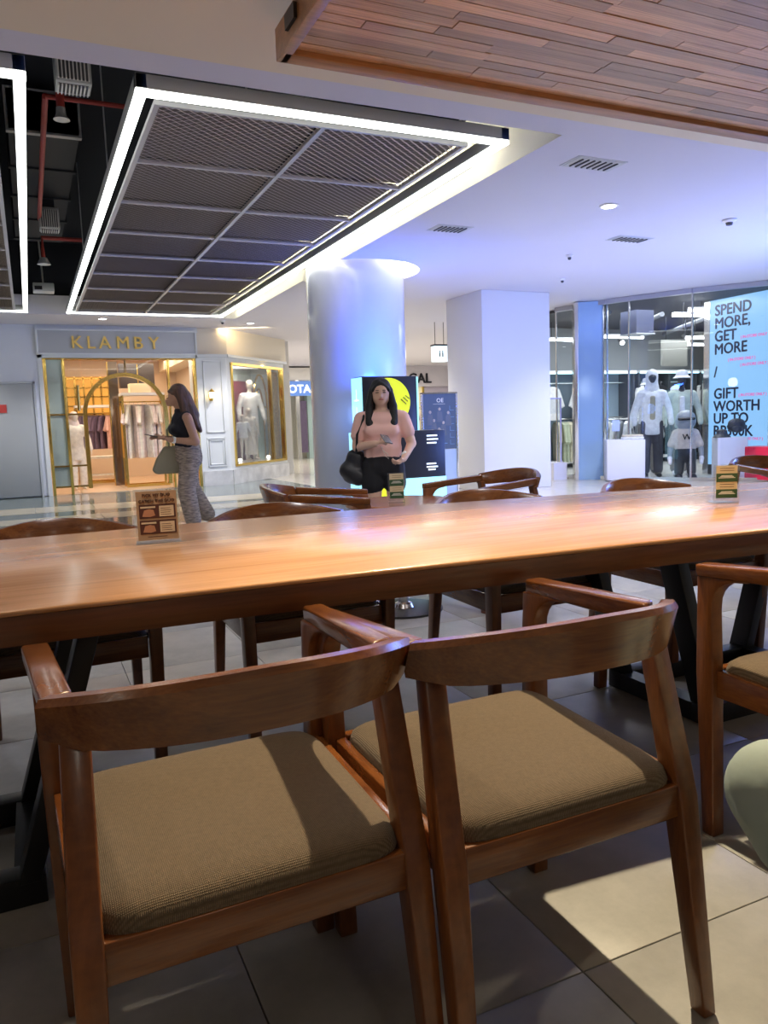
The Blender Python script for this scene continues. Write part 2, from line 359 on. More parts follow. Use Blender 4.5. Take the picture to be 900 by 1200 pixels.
# plaster ceiling with the long opening and the round recess at the column
CX, CYC, CR = 3.92, 9.25, .62
X0, X1, Y0, Y1 = -3.2, 3.46, 4.45, 13.62
hole = [(X0, Y0), (X1, Y0), (X1, 8.62)]
a0 = math.atan2(8.62-CYC, X1-CX); RR = .83
a0 = -math.acos((X1-CX)/RR) ; hole = [(X0, Y0), (X1, Y0)]
for k in range(25):
    a = a0+(2*abs(a0))*k/24
    hole.append((CX+RR*math.cos(a), CYC+RR*math.sin(a)))
hole += [(X1, Y1), (X0, Y1)]
ce = struct(sheet_with_holes('ceiling', [(-8, 4.05), (14, 4.05), (14, 9), (16.5, 9.0), (16.5, 27), (-8, 27)], [hole], 3.0, 3.3, CEIL))
struct(MB().box(-8, 14, -3, 4.12, 2.955, 3.05).build('ceiling_cafe', BEIGE))
# cove shelf on the right and at the column, dark plenum above
struct(MB().box(3.13, 5.0, 4.45, 13.62, 3.3, 3.34).build('ceiling_cove', mat('cove_paint', (.85, .82, .72), .6)))
pl = MB(); pl.box(X0-.2, 5.0, 4.3, 13.8, 4.15, 4.2); pl.box(X0-.25, X0-.2, 4.3, 13.8, 3.3, 4.2); pl.box(3.2, 3.25, 4.3, 13.8, 3.34, 4.2); pl.box(X0-.2, 3.2, 4.3, 4.35, 3.3, 4.2); pl.box(X0-.2, 3.2, 13.75, 13.8, 3.3, 4.2)
struct(pl.build('ceiling_plenum', DARK))

# wooden soffit: trim, boards
so = struct(MB().box(1.17, 6.2, -1.0, 3.37, 2.725, 2.80).build('ceiling_soffit', mat('soffit_backing', (.06, .03, .02), .8)))
MB().box(1.13, 6.2, 3.33, 3.42, 2.685, 2.80).build('edge_board', PLANKE, so, bevel=.004)
MB().box(1.115, 1.165, -1.0, 3.42, 2.685, 2.82).build('side_board', PLANKE, so, bevel=.004)
MB().box(1.10, 1.115, 3.12, 3.24, 2.73, 2.79).build('bracket', BLK, so)
pmesh = None
row = 0; y = 3.328
while y > 1.3:
    x = 1.17 - random.random()*.6; w = .0655
    while x < 4.9:
        L_ = random.choice([.45, .6, .75, .9, 1.05]); xe = x+L_; xs = max(x, 1.17)
        if xe > xs+.05 and not (xs > 3.0+ (y-1.3)*1.05+.6):
            if pmesh is None: pmesh = MB().box(-.5, .5, -.5, .5, -.5, .5).build('plank', PLANKW, so); o = pmesh
            else: o = pmesh.copy(); COL.objects.link(o); o.parent = so
            o.scale = (xe-xs-.0025, w-.0035, .014); o.location = ((xs+xe)/2, y-w/2, 2.716-random.random()*.0045)
        x = xe
    y -= w; row += 1
MB().box(1.17, 6.2, -1.0, y, 2.708, 2.722).build('far_boarding', PLANKW, so)

# pillars
o = struct(MB().lathe([(CR, 0), (CR, 3.31)], (CX, CYC, 0), 64).build('trim_1', mat('gloss_white_cladding', (.62, .64, .70), .14), smooth=True))
struct(MB().box(6.23, 7.46, 9.94, 11.0, 0, 3.0).build('trim_2', WHITE, bevel=.01))

# ceiling devices
def grille(x, y, lx, ly, n, label, z=3.0, rz=0):
    t = thing('ceiling_vent', label, 'vent', (x, y, z), rz, 'ceiling air grilles')
    MB().box(-lx/2, lx/2, -ly/2, ly/2, -.006, .0).box(-lx/2-.02, lx/2+.02, -ly/2-.02, ly/2+.02, -.003, 0).build('frame', GALV, t)
    for k in range(n):
        xx = -lx/2+.02+(lx-.04)*(k+.5)/n
        MB().box(xx-.006, xx+.006, -ly/2+.02, ly/2-.02, -.014, -.006).build('slat', GRILLDARK, t)
grille(4.07, 4.86, .42, .20, 7, 'white slatted ceiling vent nearest the wooden soffit')
grille(3.99, 6.92, .36, .22, 7, 'slatted ceiling vent nearest the round blue column')
grille(6.15, 6.75, .44, .2, 7, 'slatted ceiling vent right of the bright downlight, above the shop window')
for (x, y, lab) in [(4.99, 5.75, 'round bright downlight alone in the lavender ceiling at right'), (1.28, 13.95, 'round downlight just above the gold shop name'), (3.86, 14.1, 'round downlight left of the round column, above the angled shop window')]:
    t = thing('downlight', lab, 'light', (x, y, 3.0), 0, 'round downlights')
    MB().lathe([(.085, 0), (.085, -.008), (.065, -.010)], n=28, cap=True).build('rim', WHITE, t, smooth=True)
    MB().lathe([(.062, -.009), (.062, -.013)], n=24).build('lens', DOWN, t)
def detector(x, y, s, lab):
    t = thing('smoke_detector', lab, 'detector', (x, y, 3.0))
    MB().lathe([(.07*s, 0), (.07*s, -.015), (.045*s, -.03)], n=20).build('base', WHITE, t, smooth=True)
    MB().lathe([(.035*s, -.03), (.03*s, -.055), (.012*s, -.06)], n=16).build('sensor', GRILLDARK, t, smooth=True)
detector(6.55, 5.78, 1, 'round white smoke detector at the right of the lavender ceiling')
detector(6.0, 7.6, .6, 'small sprinkler head in the ceiling above the square pillar, nearer one')
detector(6.9, 8.9, .6, 'small sprinkler head in the ceiling above the square pillar, farther one')
detector(3.3, 13.9, .7, 'small dark detector on the ceiling left of the round column')

# hung LED frames with expanded-mesh panels
def mesh_panel_data(s):
    mb = MB(); n = 17; st = s/n; r = .0125
    for i in range(n):
        y0 = -s/2+i*st
        for sgn in (1, -1):
            pts = []
            m = 14
            for k in range(m+1):
                x = -s/2+s*k/m; pts.append((x, y0+st/2+sgn*(st/2)*(1 if k % 2 else -1)*.92))
            for k in range(m):
                (xa, ya), (xb, yb) = pts[k], pts[k+1]
                mb.add([(xa, ya-r, 0), (xb, yb-r, .0), (xb, yb+r, .006), (xa, ya+r, .006)], [(0, 1, 2, 3)])
    return mb
pd = None
def led_frame(x0, x1, y0, y1, px0, pitch_x, ncol, label, stripx):
    global pd
    t = thing('led_ceiling_frame', label, 'ceiling light', (0, 0, 0))
    w = .066; z = 3.0
    segs = [((x0, y0+w/2), (x1, y0+w/2)), ((x0, y1-w/2), (x1, y1-w/2)), ((x0+w/2, y0), (x0+w/2, y1)), ((x1-w/2, y0), (x1-w/2, y1))]
    for k, ((ax, ay), (bx, by)) in enumerate(segs):
        hx = w/2 if ax == bx else 0; hy = w/2 if ay == by else 0
        h = MB().box(ax-hx, bx+hx, ay-hy, by+hy, z+.02, z+.10).build('housing', GALV, t, bevel=.004)
        MB().box(ax-hx*.9, bx+hx*.9, ay-hy*.9, by+hy*.9, z-.005, z+.019).build('diffuser', LED, h)
    nrow = 8; py = 1.05; ys = y0+.17
    for c in range(ncol+1):
        MB().box(px0+c*pitch_x-.016, px0+c*pitch_x+.016, ys-.016, ys+nrow*py+.016, z+.0, z+.03).build('grid_rail', LINE, t)
    for r in range(nrow+1):
        MB().box(px0, px0+ncol*pitch_x, ys+r*py-.013, ys+r*py+.013, z+.001, z+.028).build('grid_rail', LINE, t)
    for c in range(ncol):
        for r in range(nrow):
            loc = (px0+(c+.5)*pitch_x, ys+(r+.5)*py, z+.012)
            MB().box(loc[0]-.51, loc[0]+.51, loc[1]-.51, loc[1]+.51, z+.045, z+.05).build('backing_felt', FELT, t)
            if pd is None: pd = mesh_panel_data(1.03).build('mesh_panel', MESHM, t); o = pd
            else: o = pd.copy(); COL.objects.link(o); o.parent = t
            o.location = loc
    for (hx, hy) in [((x0+x1)/2-.6, y0+.04), ((x0+x1)/2+.9, y0+.04), (x0+.04, y0+2), (x0+.04, y0+5), ((x0+x1)/2, y0+4)]:
        MB().tube([(hx, hy, z+.1), (hx, hy, 4.15)], .006, 6).build('hanger_rod', GALV, t)
    return t
led_frame(.70, 3.20, 4.70, 13.45, .84, 1.05, 2, 'large hung ceiling frame of mesh panels edged by a white light strip, right of the pipes', None)
led_frame(-2.45, .14, 4.70, 13.45, -2.15, 1.05, 2, 'hung ceiling frame of mesh panels cut off by the left edge of the photo', None)
cl = thing('cove_light', 'warm light strip hidden in the ceiling cove beside the mesh panels', 'light', (0, 0, 0))
MB().box(3.235, 3.26, 5.3, 13.5, 3.05, 3.07).build('strip', COVELED, cl)
MB().box(3.225, 3.27, 5.3, 13.5, 3.03, 3.05).build('channel', GALV, cl)
cl2 = thing('recess_light', 'curved white light strip in the round ceiling recess around the column', 'light', (0, 0, 0))
ring = [[(CX+(r_)*math.cos(a), CYC+(r_)*math.sin(a), z_) for (r_, z_) in ((.80, 3.2), (.82, 3.2), (.82, 3.23), (.80, 3.23))] for a in [R(-80+i*8) for i in range(21)]]
MB().rings(ring).build('strip', COVELED, cl2)

# services in the plenum
def air_box(x, y, z, s, label):
    t = thing('air_outlet', label, 'vent', (x, y, z), 0)
    MB().box(-s/2, s/2, 0, s*.9, 0, s*1.1).build('box', GALV, t, bevel=.004)
    MB().box(-s*.42, s*.42, -.006, .0, s*.08, s*.95).build('grille_back', GRILLDARK, t)
    MB().box(-s*.42, s*.42, .03, s*.8, -.004, .0).build('grille_back', GRILLDARK, t)
    for k in range(9):
        xx = -s*.42+s*.84*k/8
        MB().box(xx-s*.018, xx+s*.018, -.02, -.004, s*.06, s*.97).build('slat', WHITE, t)
        MB().box(xx-s*.018, xx+s*.018, .03, s*.8, -.016, -.003).build('slat', WHITE, t)
    MB().box(-s*.3, s*.3, s*.2, s*.7, s*1.1, 4.15-z).build('duct', DUCT, t)
air_box(.43, 5.35, 3.26, .21, 'larger square slatted air outlet hanging in the dark gap, nearest the viewer')
air_box(.40, 9.6, 3.38, .21, 'smaller slatted air outlet farther back in the dark gap')
pp = thing('sprinkler_pipe', 'red sprinkler pipe with a white bell, near end of the dark gap', 'pipe', (0, 0, 0))
MB().tube([(.385, 6.05, 4.1), (.385, 6.05, 3.36)], .028, 10).build('drop_pipe', RED, pp, smooth=True)
MB().tube([(.30, 6.25, 3.5), (.9, 6.25, 3.5)], .018, 8).build('cross_pipe', RED, pp, smooth=True)
MB().tube([(.30, 6.25, 3.5), (.30, 9.7, 3.5)], .022, 8).build('long_pipe', RED, pp, smooth=True)
MB().lathe([(.03, .08), (.033, .04), (.035, .03), (.055, .0)], (.385, 6.05, 3.28), 20).build('bell', GALV, pp, smooth=True)
pp = thing('sprinkler_pipe', 'red sprinkler pipe with an elbow at the far end of the dark gap', 'pipe', (0, 0, 0))
MB().tube([(.34, 10.6, 3.25), (.34, 10.6, 3.5), (.8, 10.6, 3.5)], .026, 8).build('elbow_pipe', RED, pp, smooth=True)
MB().lathe([(.04, .08), (.08, .0)], (.34, 10.6, 3.18), 16).build('bell', GALV, pp, smooth=True)
pr_ = thing('projector', 'small pale box device hanging on a rod at the far end of the dark gap', 'device', (.36, 12.3, 3.12))
MB().box(-.14, .14, -.12, .12, 0, .12).build('body', GALV, pr_, bevel=.01); MB().tube([(0, 0, .12), (-.02, 0, 1.0)], .012).build('rod', GALV, pr_)
MB().box(-.12, -.02, -.14, -.12, .02, .07).build('lens', BLK, pr_)
dk = thing('air_duct', 'long dark air duct running back inside the ceiling gap', 'duct', (0, 0, 0))
MB().box(.05, .62, 7.6, 11.8, 3.72, 4.05).build('duct_body', DUCT, dk)
for k in range(5): MB().box(.03, .64, 7.6+k*1.0, 7.66+k*1.0, 3.70, 4.07).build('flange', GALV if k == 0 else DUCT, dk)
dk = thing('cable_tray', 'dark cable tray crossing the ceiling gap above the panels', 'cable tray', (0, 0, 0))
for yy in (4.9, 5.1): MB().box(-2.6, 3.1, yy, yy+.03, 3.75, 3.82).build('side_rail', DUCT, dk)
for k in range(14): MB().box(-2.5+k*.4, -2.46+k*.4, 4.9, 5.13, 3.75, 3.77).build('rung', DUCT, dk)

# ================================================================== BOUTIQUE (klamby)
YB = 14.9
wf = struct(MB().box(-8, .24, YB, YB+.12, 0, 3.0).build('wall_far', mat('pale_wall', (.70, .73, .80), .6)))
dr = struct(MB().box(-.95, .13, YB-.03, YB, 0.02, 1.98).build('door_1', mat('grey_service_door', (.40, .42, .43), .5), bevel=.004))
MB().box(-1.0, -.955, YB-.045, YB, 0, 2.02).box(.135, .17, YB-.045, YB, 0, 2.02).box(-1.0, .17, YB-.045, YB, 1.985, 2.02).build('door_frame', mat('door_frame_grey', (.50, .53, .56), .5), dr)
MB().box(-.56, -.31, YB-.04, YB-.03, 1.49, 1.63).build('notice', mat('red_notice', (.55, .06, .05), .5), dr)
ww = struct(MB().box(.24, .31, YB-.02, YB+.25, 0, 3.0).box(.24, 3.02, YB-.02, YB+.25, 2.43, 2.5).box(2.98, 3.04, YB-.02, YB+.25, 0, 2.5).box(.24, 3.04, YB, YB+.25, 2.9, 3.0).build('wall_boutique', PANELW))
sb = thing('shop_sign', 'grey fascia board with raised gold capital letters above the arched shop entrance', 'sign', (0, YB-.05, 0))
MB().box(.26, 2.99, 0, .3, 2.5, 2.93).build('board', GREYSIGN, sb, bevel=.004)
MB().box(.24, 3.01, -.02, 0, 2.48, 2.51).box(.24, 3.01, -.02, 0, 2.90, 2.93).box(.24, .27, -.02, 0, 2.51, 2.90).box(2.98, 3.01, -.02, 0, 2.51, 2.90).build('moulding', PANELW, sb)
xs = [.80, 1.06, 1.27, 1.56, 1.86, 2.13]
for ch, x in zip('KLAMBY', xs):
    text('letter', ch, .31, mat('brushed_gold', (.90, .62, .16), .45, .25), (x, -.03, 2.59), parent=sb, ext=.02, bold=.003)
# gold portal
pt = thing('shop_entrance', 'gold framed glass shop entrance with a tall arch and mirrored side panels', 'entrance', (0, YB, 0))
for (x0, x1) in [(.32, .37), (.62, .67), (2.44, 2.48), (2.92, 2.98)]:
    MB().box(x0, x1, -.02, .1, 0, 2.42).build('gold_post', GOLD, pt, bevel=.005)
MB().box(.31, 2.98, 0, .1, 2.40, 2.43).build('gold_rail', DARKGOLD, pt)
for z in (.13, .50, 1.42): MB().box(.37, .95, 0, .08, z, z+.03).build('gold_rail', DARKGOLD, pt)
for (z0, z1) in [(.16, .50), (.53, 1.42), (1.45, 2.40)]:
    MB().box(.37, .62, .03, .06, z0, z1).build('mirror_panel', MIRROR, pt)
    MB().box(.67, .93, .03, .04, z0, z1).build('glass_panel', GLASS, pt)
MB().box(.95, 2.3, .02, .03, 2.14, 2.40).build('glass_panel', GLASS, pt)
MB().box(2.50, 2.90, .03, .04, .1, 2.40).build('glass_panel', GLASS, pt)
arc = [(.95, .0, .1)]+[(1.66-.71*math.cos(PI*k/20), 0, 1.42+.71*math.sin(PI*k/20)) for k in range(21)]+[(2.37, 0, .1)]
rr = []
for k, p in enumerate(arc):
    c = Vector((1.66, 0, max(p[2] if k in (0, len(arc)-1) else 1.42, 0))); d = (Vector((p[0], 0, p[2]))-Vector((1.66, 0, min(p[2], 1.42)))).normalized()
    P = Vector(p); rr.append([P-d*.035+Vector((0, -.04, 0)), P+d*.035+Vector((0, -.04, 0)), P+d*.035+Vector((0, .08, 0)), P-d*.035+Vector((0, .08, 0))])
MB().rings(rr).build('arch', GOLD, pt)
MB().tube([(.86, -.03, 1.5), (.86, -.03, 1.95)], .03, 10).build('door_handle', GOLD, pt, smooth=True)
MB().tube([(1.7, .05, 2.13), (1.7, .05, 2.4)], .018, 8).build('gold_post', DARKGOLD, pt)
# interior
ib = MB(); ib.box(-2.2, 3.4, 19.5, 19.6, 0, 2.8); ib.box(-2.3, -2.2, YB+.12, 19.6, 0, 2.8); ib.box(3.4, 3.5, 15.98, 19.6, 0, 2.8)
struct(ib.build('wall_interior', mat('boutique_cream', (.72, .58, .44), .6)))
struct(MB().box(-2.2, 3.4, YB+.12, 19.6, 2.8, 2.86).build('ceiling_interior', mat('boutique_ceiling', (.80, .70, .56), .6)))
for k, yy in enumerate((15.8, 16.9, 18.0)):
    struct(MB().box(-2.2, 3.4, yy, yy+.4, 2.68, 2.8).build('trim_%d' % (k+3), mat('orange_beam', (.48, .24, .12), .5)))
for k, (x, yy) in enumerate([(1.0, 15.5), (1.9, 16.5), (.7, 17.6), (2.5, 15.5), (1.4, 18.5)]):
    t = thing('ceiling_panel_light', ['nearest left', 'middle right', 'left rear', 'nearest right', 'farthest'][k]+' square bright ceiling light inside the gold framed shop', 'light', (x, yy, 2.79), 0, 'boutique ceiling lights')
    MB().box(-.22, .22, -.12, .12, -.02, 0).build('panel', DOWN, t); MB().box(-.25, .25, -.15, .15, -.012, 0).build('frame', WHITE, t)
# garments
def garment(kind, material, label, loc, rz, sc=1, group=None, L_=.62):
    t = thing(kind, label, 'clothing', loc, rz, group)
    mb = MB(); hw = .20; th = .03
    pr = [(-.05, 0), (-.19, -.05), (-.30, -.36), (-.22, -.40), (-.175, -.22), (-.19, -L_), (.19, -L_), (.175, -.22), (.22, -.40), (.30, -.36), (.19, -.05), (.05, 0)]
    rings = []
    for y_, s_ in ((-th, .93), (-th*.6, 1), (th*.6, 1), (th, .93)): rings.append([(p[0]*s_*(1+.03*math.sin(9*p[1])), y_+.01*math.sin(14*p[0]), (p[1]+.02)*s_-.02) for p in pr])
    mb.rings(rings)
    mb.build('body', material, t, smooth=True)
    MB().tube([(0, 0, -.01), (0, 0, .05), (.015, 0, .065), (.03, 0, .05)], .004, 6).build('hook', CHROME, t)
    t.scale = (sc, sc, sc); return t
cloth = lambda n, c: mat(n, c, .85, var=.12, vscale=18)
BLUSH = cloth('blush_cloth', (.72, .60, .56)); CREAMC = cloth('cream_cloth', (.78, .74, .66)); PLUM = cloth('plum_cloth', (.16, .11, .18)); PINKC = cloth('pink_cloth', (.70, .42, .38))
def rack(x, y, w, h, label, material, loc_rz=0, shelf=True):
    t = thing('clothes_rack', label, 'rack', (x, y, 0.01), loc_rz)
    for sx in (-1, 1):
        for sy in (-1, 1): MB().box(sx*w/2-.022, sx*w/2+.022, sy*.2-.022, sy*.2+.022, 0, h).build('post', material, t)
    for sy in (-1, 1): MB().box(-w/2, w/2, sy*.2-.015, sy*.2+.015, 0, .05).build('base_rail', material, t)
    MB().tube([(-w/2, 0, h-.12), (w/2, 0, h-.12)], .012, 8).build('hanging_rail', material, t)
    for sx in (-1, 1): MB().box(sx*w/2-.015, sx*w/2+.015, -.2, .2, h-.14, h-.10).build('side_rail', material, t)
    if shelf: MB().box(-w/2-.02, w/2+.02, -.22, .22, h, h+.05).build('shelf', WHITE, t)
    return t
rack(2.08, 15.9, .78, 1.78, 'gold clothes rack just inside the shop arch, hung with pale dresses', GOLD)
proto = None; mats4 = [BLUSH, CREAMC, BLUSH, CREAMC]
for k in range(9):
    garment('dress', mats4[k % 4], 'pale blush or cream dress hanging on the gold rack', (1.76+k*.08, 15.9, 1.62), R(90+random.uniform(-25, 25)), 1, 'pale dresses on the gold rack', 1.05)
bx = tag(MB().box(1.85, 2.25, 15.75, 16.05, 1.845, 2.02).build('storage_box', mat('cream_box', (.8, .66, .42), .5), bevel=.005), 'cream box lying on top of the gold clothes rack', 'box')
rack(1.35, 17.8, .8, 1.62, 'gold clothes rack at the back of the shop, hung with dark dresses', GOLD)
for k in range(8):
    garment('dress', PLUM if k < 6 else PINKC, ('dark plum dress hanging on the back rack' if k < 6 else 'pink dress hanging at the right of the back rack'), (1.03+k*.09, 17.8, 1.46), R(random.uniform(-30, 30)+60), .9, 'plum dresses on the back rack' if k < 6 else 'pink dresses on the back rack', .8)
ct = thing('display_counter', 'low gold edged display table at the back of the shop', 'table', (1.3, 17.0, .01))
MB().box(-.4, .4, -.2, .2, .55, .60).build('table_top', CREAMC, ct)
for sx in (-1, 1):
    for sy in (-1, 1): MB().box(sx*.38-.015, sx*.38+.015, sy*.18-.015, sy*.18+.015, 0, .55).build('leg', GOLD, ct)
MB().box(-.36, .36, -.16, .16, .2, .23).build('shelf', CREAMC, ct)
gp = thing('lattice_screen', 'golden lattice panel on the back wall of the shop', 'screen', (1.35, 19.4, 0))
MB().box(-.5, .5, 0, .03, 1.5, 2.4).build('panel', mat('amber_panel', (.75, .42, .08), .4), gp)
for k in range(6): MB().box(-.5+k*.19, -.46+k*.19, -.02, 0, 1.5, 2.4).build('bar', GOLD, gp)
for k in range(5): MB().box(-.5, .5, -.02, 0, 1.5+k*.21, 1.53+k*.21).build('bar', GOLD, gp)
dp = thing('mirror_screen', 'tall dark mirrored panel beside the gold rack inside the shop', 'mirror', (1.62, 16.5, 0))
MB().box(-.08, .10, 0, .04, .01, 2.5).build('mirror', mat('smoked_mirror', (.22, .18, .15), .1, .8), dp); MB().box(-.1, -.08, 0, .05, .01, 2.5).build('edge', GOLD, dp)
bl = thing('wall_cabinet', 'dark cabinet hanging high behind the gold rack', 'cabinet', (2.2, 16.9, 0))
MB().box(-.4, .3, 0, .3, 2.0, 2.5).build('body', mat('dark_cabinet', (.05, .04, .04), .4), bl, bevel=.01); MB().box(-.05, -.03, -.01, 0, 2.02, 2.48).build('door_gap', GOLD, bl)

# mannequin builder
def mannequin(loc, rz, H, skin, top, bottom, label, pose='stand', top_len=.5, hood=None, cap_=None, scarf=None, jacket=None, skirt=False, shoe=None, arms=(0.16, .20)):
    t = thing('mannequin', label, 'mannequin', loc, rz); s = H/1.75
    S = lambda *p: tuple(c*s for c in p)
    b = MB()
    b.cap(S(0, 0, 1.60), S(0, -.01, 1.66), .075*s, .085*s, .9, 1.05); b.cap(S(0, 0, 1.45), S(0, 0, 1.56), .05*s, .045*s)
    b.cap(S(0, 0, 1.02), S(0, 0, 1.36), .13*s, .15*s, 1, .65); b.cap(S(-.15, 0, 1.40), S(.15, 0, 1.40), .05*s, .05*s); b.cap(S(0, 0, .92), S(0, 0, .98), .14*s, .14*s, 1, .7)
    for q, a in ((-1, arms[0]), (1, arms[1])):
        b.cap(S(q*.18, 0, 1.39), S(q*(.22+a*.3), .01, 1.12), .048*s, .038*s); b.cap(S(q*(.22+a*.3), .01, 1.12), S(q*(.24+a*.3), -.06, .87), .038*s, .026*s); b.cap(S(q*(.24+a*.3), -.07, .84), S(q*(.235+a*.3), -.09, .76), .032*s, .018*s, .6, 1)
        b.cap(S(q*.08, 0, .90), S(q*.09, -.02, .50), .08*s, .052*s); b.cap(S(q*.09, -.02, .50), S(q*.095, .01, .09), .05*s, .032*s); b.cap(S(q*.095, .02, .045), S(q*.105, -.12, .03), .036*s, .026*s)
    b.blob('body', skin, t, .018*s, 4)
    if top:
        g = MB(); zb = 1.40-top_len; g.rings([[S(f*.168*math.cos(2*PI*k/24), f*.122*math.sin(2*PI*k/24), z) for k in range(24)] for z, f in ((zb-.13, 1.0), (zb-.12, 1.04), (zb, 1.02), (1.15, .97), (1.34, .97))]); g.cap(S(0, 0, 1.2), S(0, 0, 1.34), .16*s, .16*s, 1, .72); g.cap(S(-.15, 0, 1.40), S(.15, 0, 1.40), .065*s, .065*s)
        for q, a in ((-1, arms[0]), (1, arms[1])):
            g.cap(S(q*.18, 0, 1.39), S(q*(.22+a*.3), .01, 1.12), .066*s, .058*s)
            if jacket or top_len > .45: g.cap(S(q*(.22+a*.3), .01, 1.12), S(q*(.24+a*.3), -.06, .90), .058*s, .048*s)
        g.blob('top', top, t, .018*s, 3)
    if jacket:
        g = MB(); g.cap(S(0, -.112, .98), S(0, -.118, 1.34), .05*s, .045*s, 1, .45); g.blob('undershirt', jacket, t, .012*s, 2)
    if bottom:
        g = MB()
        if skirt: g.rings([[S((.15+.012*math.cos(k*2.1))*math.cos(2*PI*k/24)*f, (.11+.012*math.cos(k*2.1))*math.sin(2*PI*k/24)*f, z) for k in range(24)] for z, f in ((1.0, .8), (.9, 1.0), (.6, 1.2), (.22, 1.45))]); g.build('skirt', bottom, t, smooth=True)
        else:
            g.cap(S(0, 0, .92), S(0, 0, .99), .155*s, .15*s, 1, .75)
            for q in (-1, 1): g.cap(S(q*.085, 0, .90), S(q*.1, -.015, .50), .10*s, .085*s); g.cap(S(q*.1, -.015, .50), S(q*.105, .01, .12), .085*s, .08*s)
            g.blob('trousers', bottom, t, .02*s, 3)
    if scarf:
        g = MB(); g.cap(S(0, .015, 1.62), S(0, .005, 1.67), .095*s, .098*s, .95, 1.0); g.cap(S(0, .02, 1.40), S(0, .015, 1.58), .15*s, .085*s, 1, .8); o = g.blob('headscarf', scarf, t, .015*s, 3); o.location.y = .018
    if hood:
        g = MB(); g.cap(S(0, .03, 1.60), S(0, .035, 1.70), .105*s, .11*s, .95, 1.0); g.cap(S(0, .04, 1.45), S(0, .03, 1.58), .13*s, .1*s, 1, .8); g.blob('hood', hood, t, .015*s, 3)
    if cap_:
        g = MB(); g.lathe([(.10*s, 0), (.102*s, .05*s), (.085*s, .09*s), (.03*s, .105*s)], S(0, .0, 1.70), 20); g.lathe([(.15*s, -.035*s), (.10*s, .0), (.10*s, .01*s), (.152*s, -.028*s)], S(0, 0, 1.70), 20); g.build('hat', cap_, t, smooth=True)
    if shoe:
        for q in (-1, 1): MB().cap(S(q*.1, .03, .05), S(q*.11, -.13, .04), .05*s, .045*s, 1, .8).build('shoe', shoe, t, smooth=True)
    return t
MW = mat('ivory_mannequin', (.76, .69, .58), .45); MG = mat('charcoal_mannequin', (.045, .05, .06), .5)
CRM = cloth('ivory_cloth', (.82, .76, .66)); PW = cloth('white_cloth', (.84, .84, .83))
mannequin((.82, 16.0, .01), R(15), 1.5, MW, CRM, CRM, 'mannequin in a blush headscarf and cream suit behind the mirrored entrance panels', scarf=BLUSH, top_len=.62)

# right pier with mouldings, sconce, marble base, upper bulkhead, angled window
wp = struct(MB().box(3.04, 3.55, YB-.02, YB+.2, 0, 2.5).build('wall_pier', PANELW))
def moulding(x0, x1, z0, z1, par, y=YB-.02):
    w = .02
    MB().box(x0, x1, y-.02, y, z0, z0+w).box(x0, x1, y-.02, y, z1-w, z1).box(x0, x0+w, y-.02, y, z0, z1).box(x1-w, x1, y-.02, y, z0, z1).build('panel_moulding', PANELW, par, bevel=.003)
moulding(3.1, 3.46, 1.02, 2.38, wp); moulding(3.1, 3.46, .36, .92, wp); moulding(3.14, 3.42, .40, .88, wp)
MB().box(3.0, 3.56, YB-.05, YB, 0, .28).build('marble_base', MARBLE, wp)
MB().box(3.0, 3.57, YB-.07, YB+.2, 2.45, 2.5).build('cornice', PANELW, wp)
sc_ = thing('wall_lantern', 'small gold and glass wall lantern glowing on the white panelled pier', 'lamp', (3.22, YB-.02, 1.72))
MB().box(-.03, .03, -.03, -.02, -.1, .1).build('back_plate', GOLD, sc_); MB().tube([(0, -.03, -.05), (0, -.09, -.08), (0, -.11, -.06)], .01, 6).build('arm', GOLD, sc_)
MB().lathe([(.035, -.05), (.055, .06)], (0, -.12, 0), 8).build('glass_shade', mat('lantern_glow', (1, .9, .6), .4, emit=(1, .80, .40), es=6), sc_)
MB().lathe([(.065, .06), (.05, .085), (.01, .13)], (0, -.12, 0), 8).build('lantern_cap', GOLD, sc_); MB().lathe([(.02, -.08), (.04, -.05)], (0, -.12, 0), 8).build('lantern_base', GOLD, sc_)
lamp('lantern_lamp', 'POINT', (3.22, YB-.18, 1.75), 2.2, (1, .72, .35), .05)
# angled wall: from A to B at 45 degrees
A = Vector((3.55, YB-.02, 0)); ang = R(45); D = Vector((math.cos(ang), math.sin(ang), 0))
aw = bpy.data.objects.new('wall_angled', None); aw.location = A; aw.rotation_euler = (0, 0, ang); COL.objects.link(aw); aw['kind'] = 'structure'
Lw = 2.35
MB().box(0, .14, 0, .15, 0, 2.5).box(Lw-.06, Lw, 0, .15, 0, 2.5).box(.14, Lw-.06, 0, .15, 0, .34).box(.14, Lw-.06, 0, .15, 2.36, 2.5).build('surround', PANELW, aw)
MB().box(0, Lw, -.04, 0, 0, .28).build('marble_base', MARBLE, aw); MB().box(-.02, Lw+.05, -.07, .15, 2.45, 2.5).build('cornice', PANELW, aw)
MB().box(.14, .19, -.03, .06, .34, 2.36).build('gold_frame', GOLD, aw); MB().box(Lw-.12, Lw-.06, -.03, .06, .34, 2.36).build('gold_frame', GOLD, aw)
MB().box(.14, Lw-.06, -.03, .06, .34, .39).build('gold_frame', GOLD, aw); MB().box(.14, Lw-.06, -.03, .06, 2.31, 2.36).build('gold_frame', GOLD, aw)
MB().box(1.72, 1.78, -.01, .06, .39, 2.31).build('gold_frame', DARKGOLD, aw)
MB().box(.19, Lw-.12, .01, .02, .39, 2.31).build('glass_pane', GLASS, aw)
MB().box(.1, Lw, .15, .8, .30, .38).build('window_floor', WHITE, aw); MB().box(.1, Lw, .15, .8, 2.4, 2.45).build('window_ceiling', WHITE, aw)
MB().box(.1, 2.3, .77, .80, .3, 2.1).build('red_backdrop', mat('burgundy_panel', (.26, .035, .05), .6), aw)
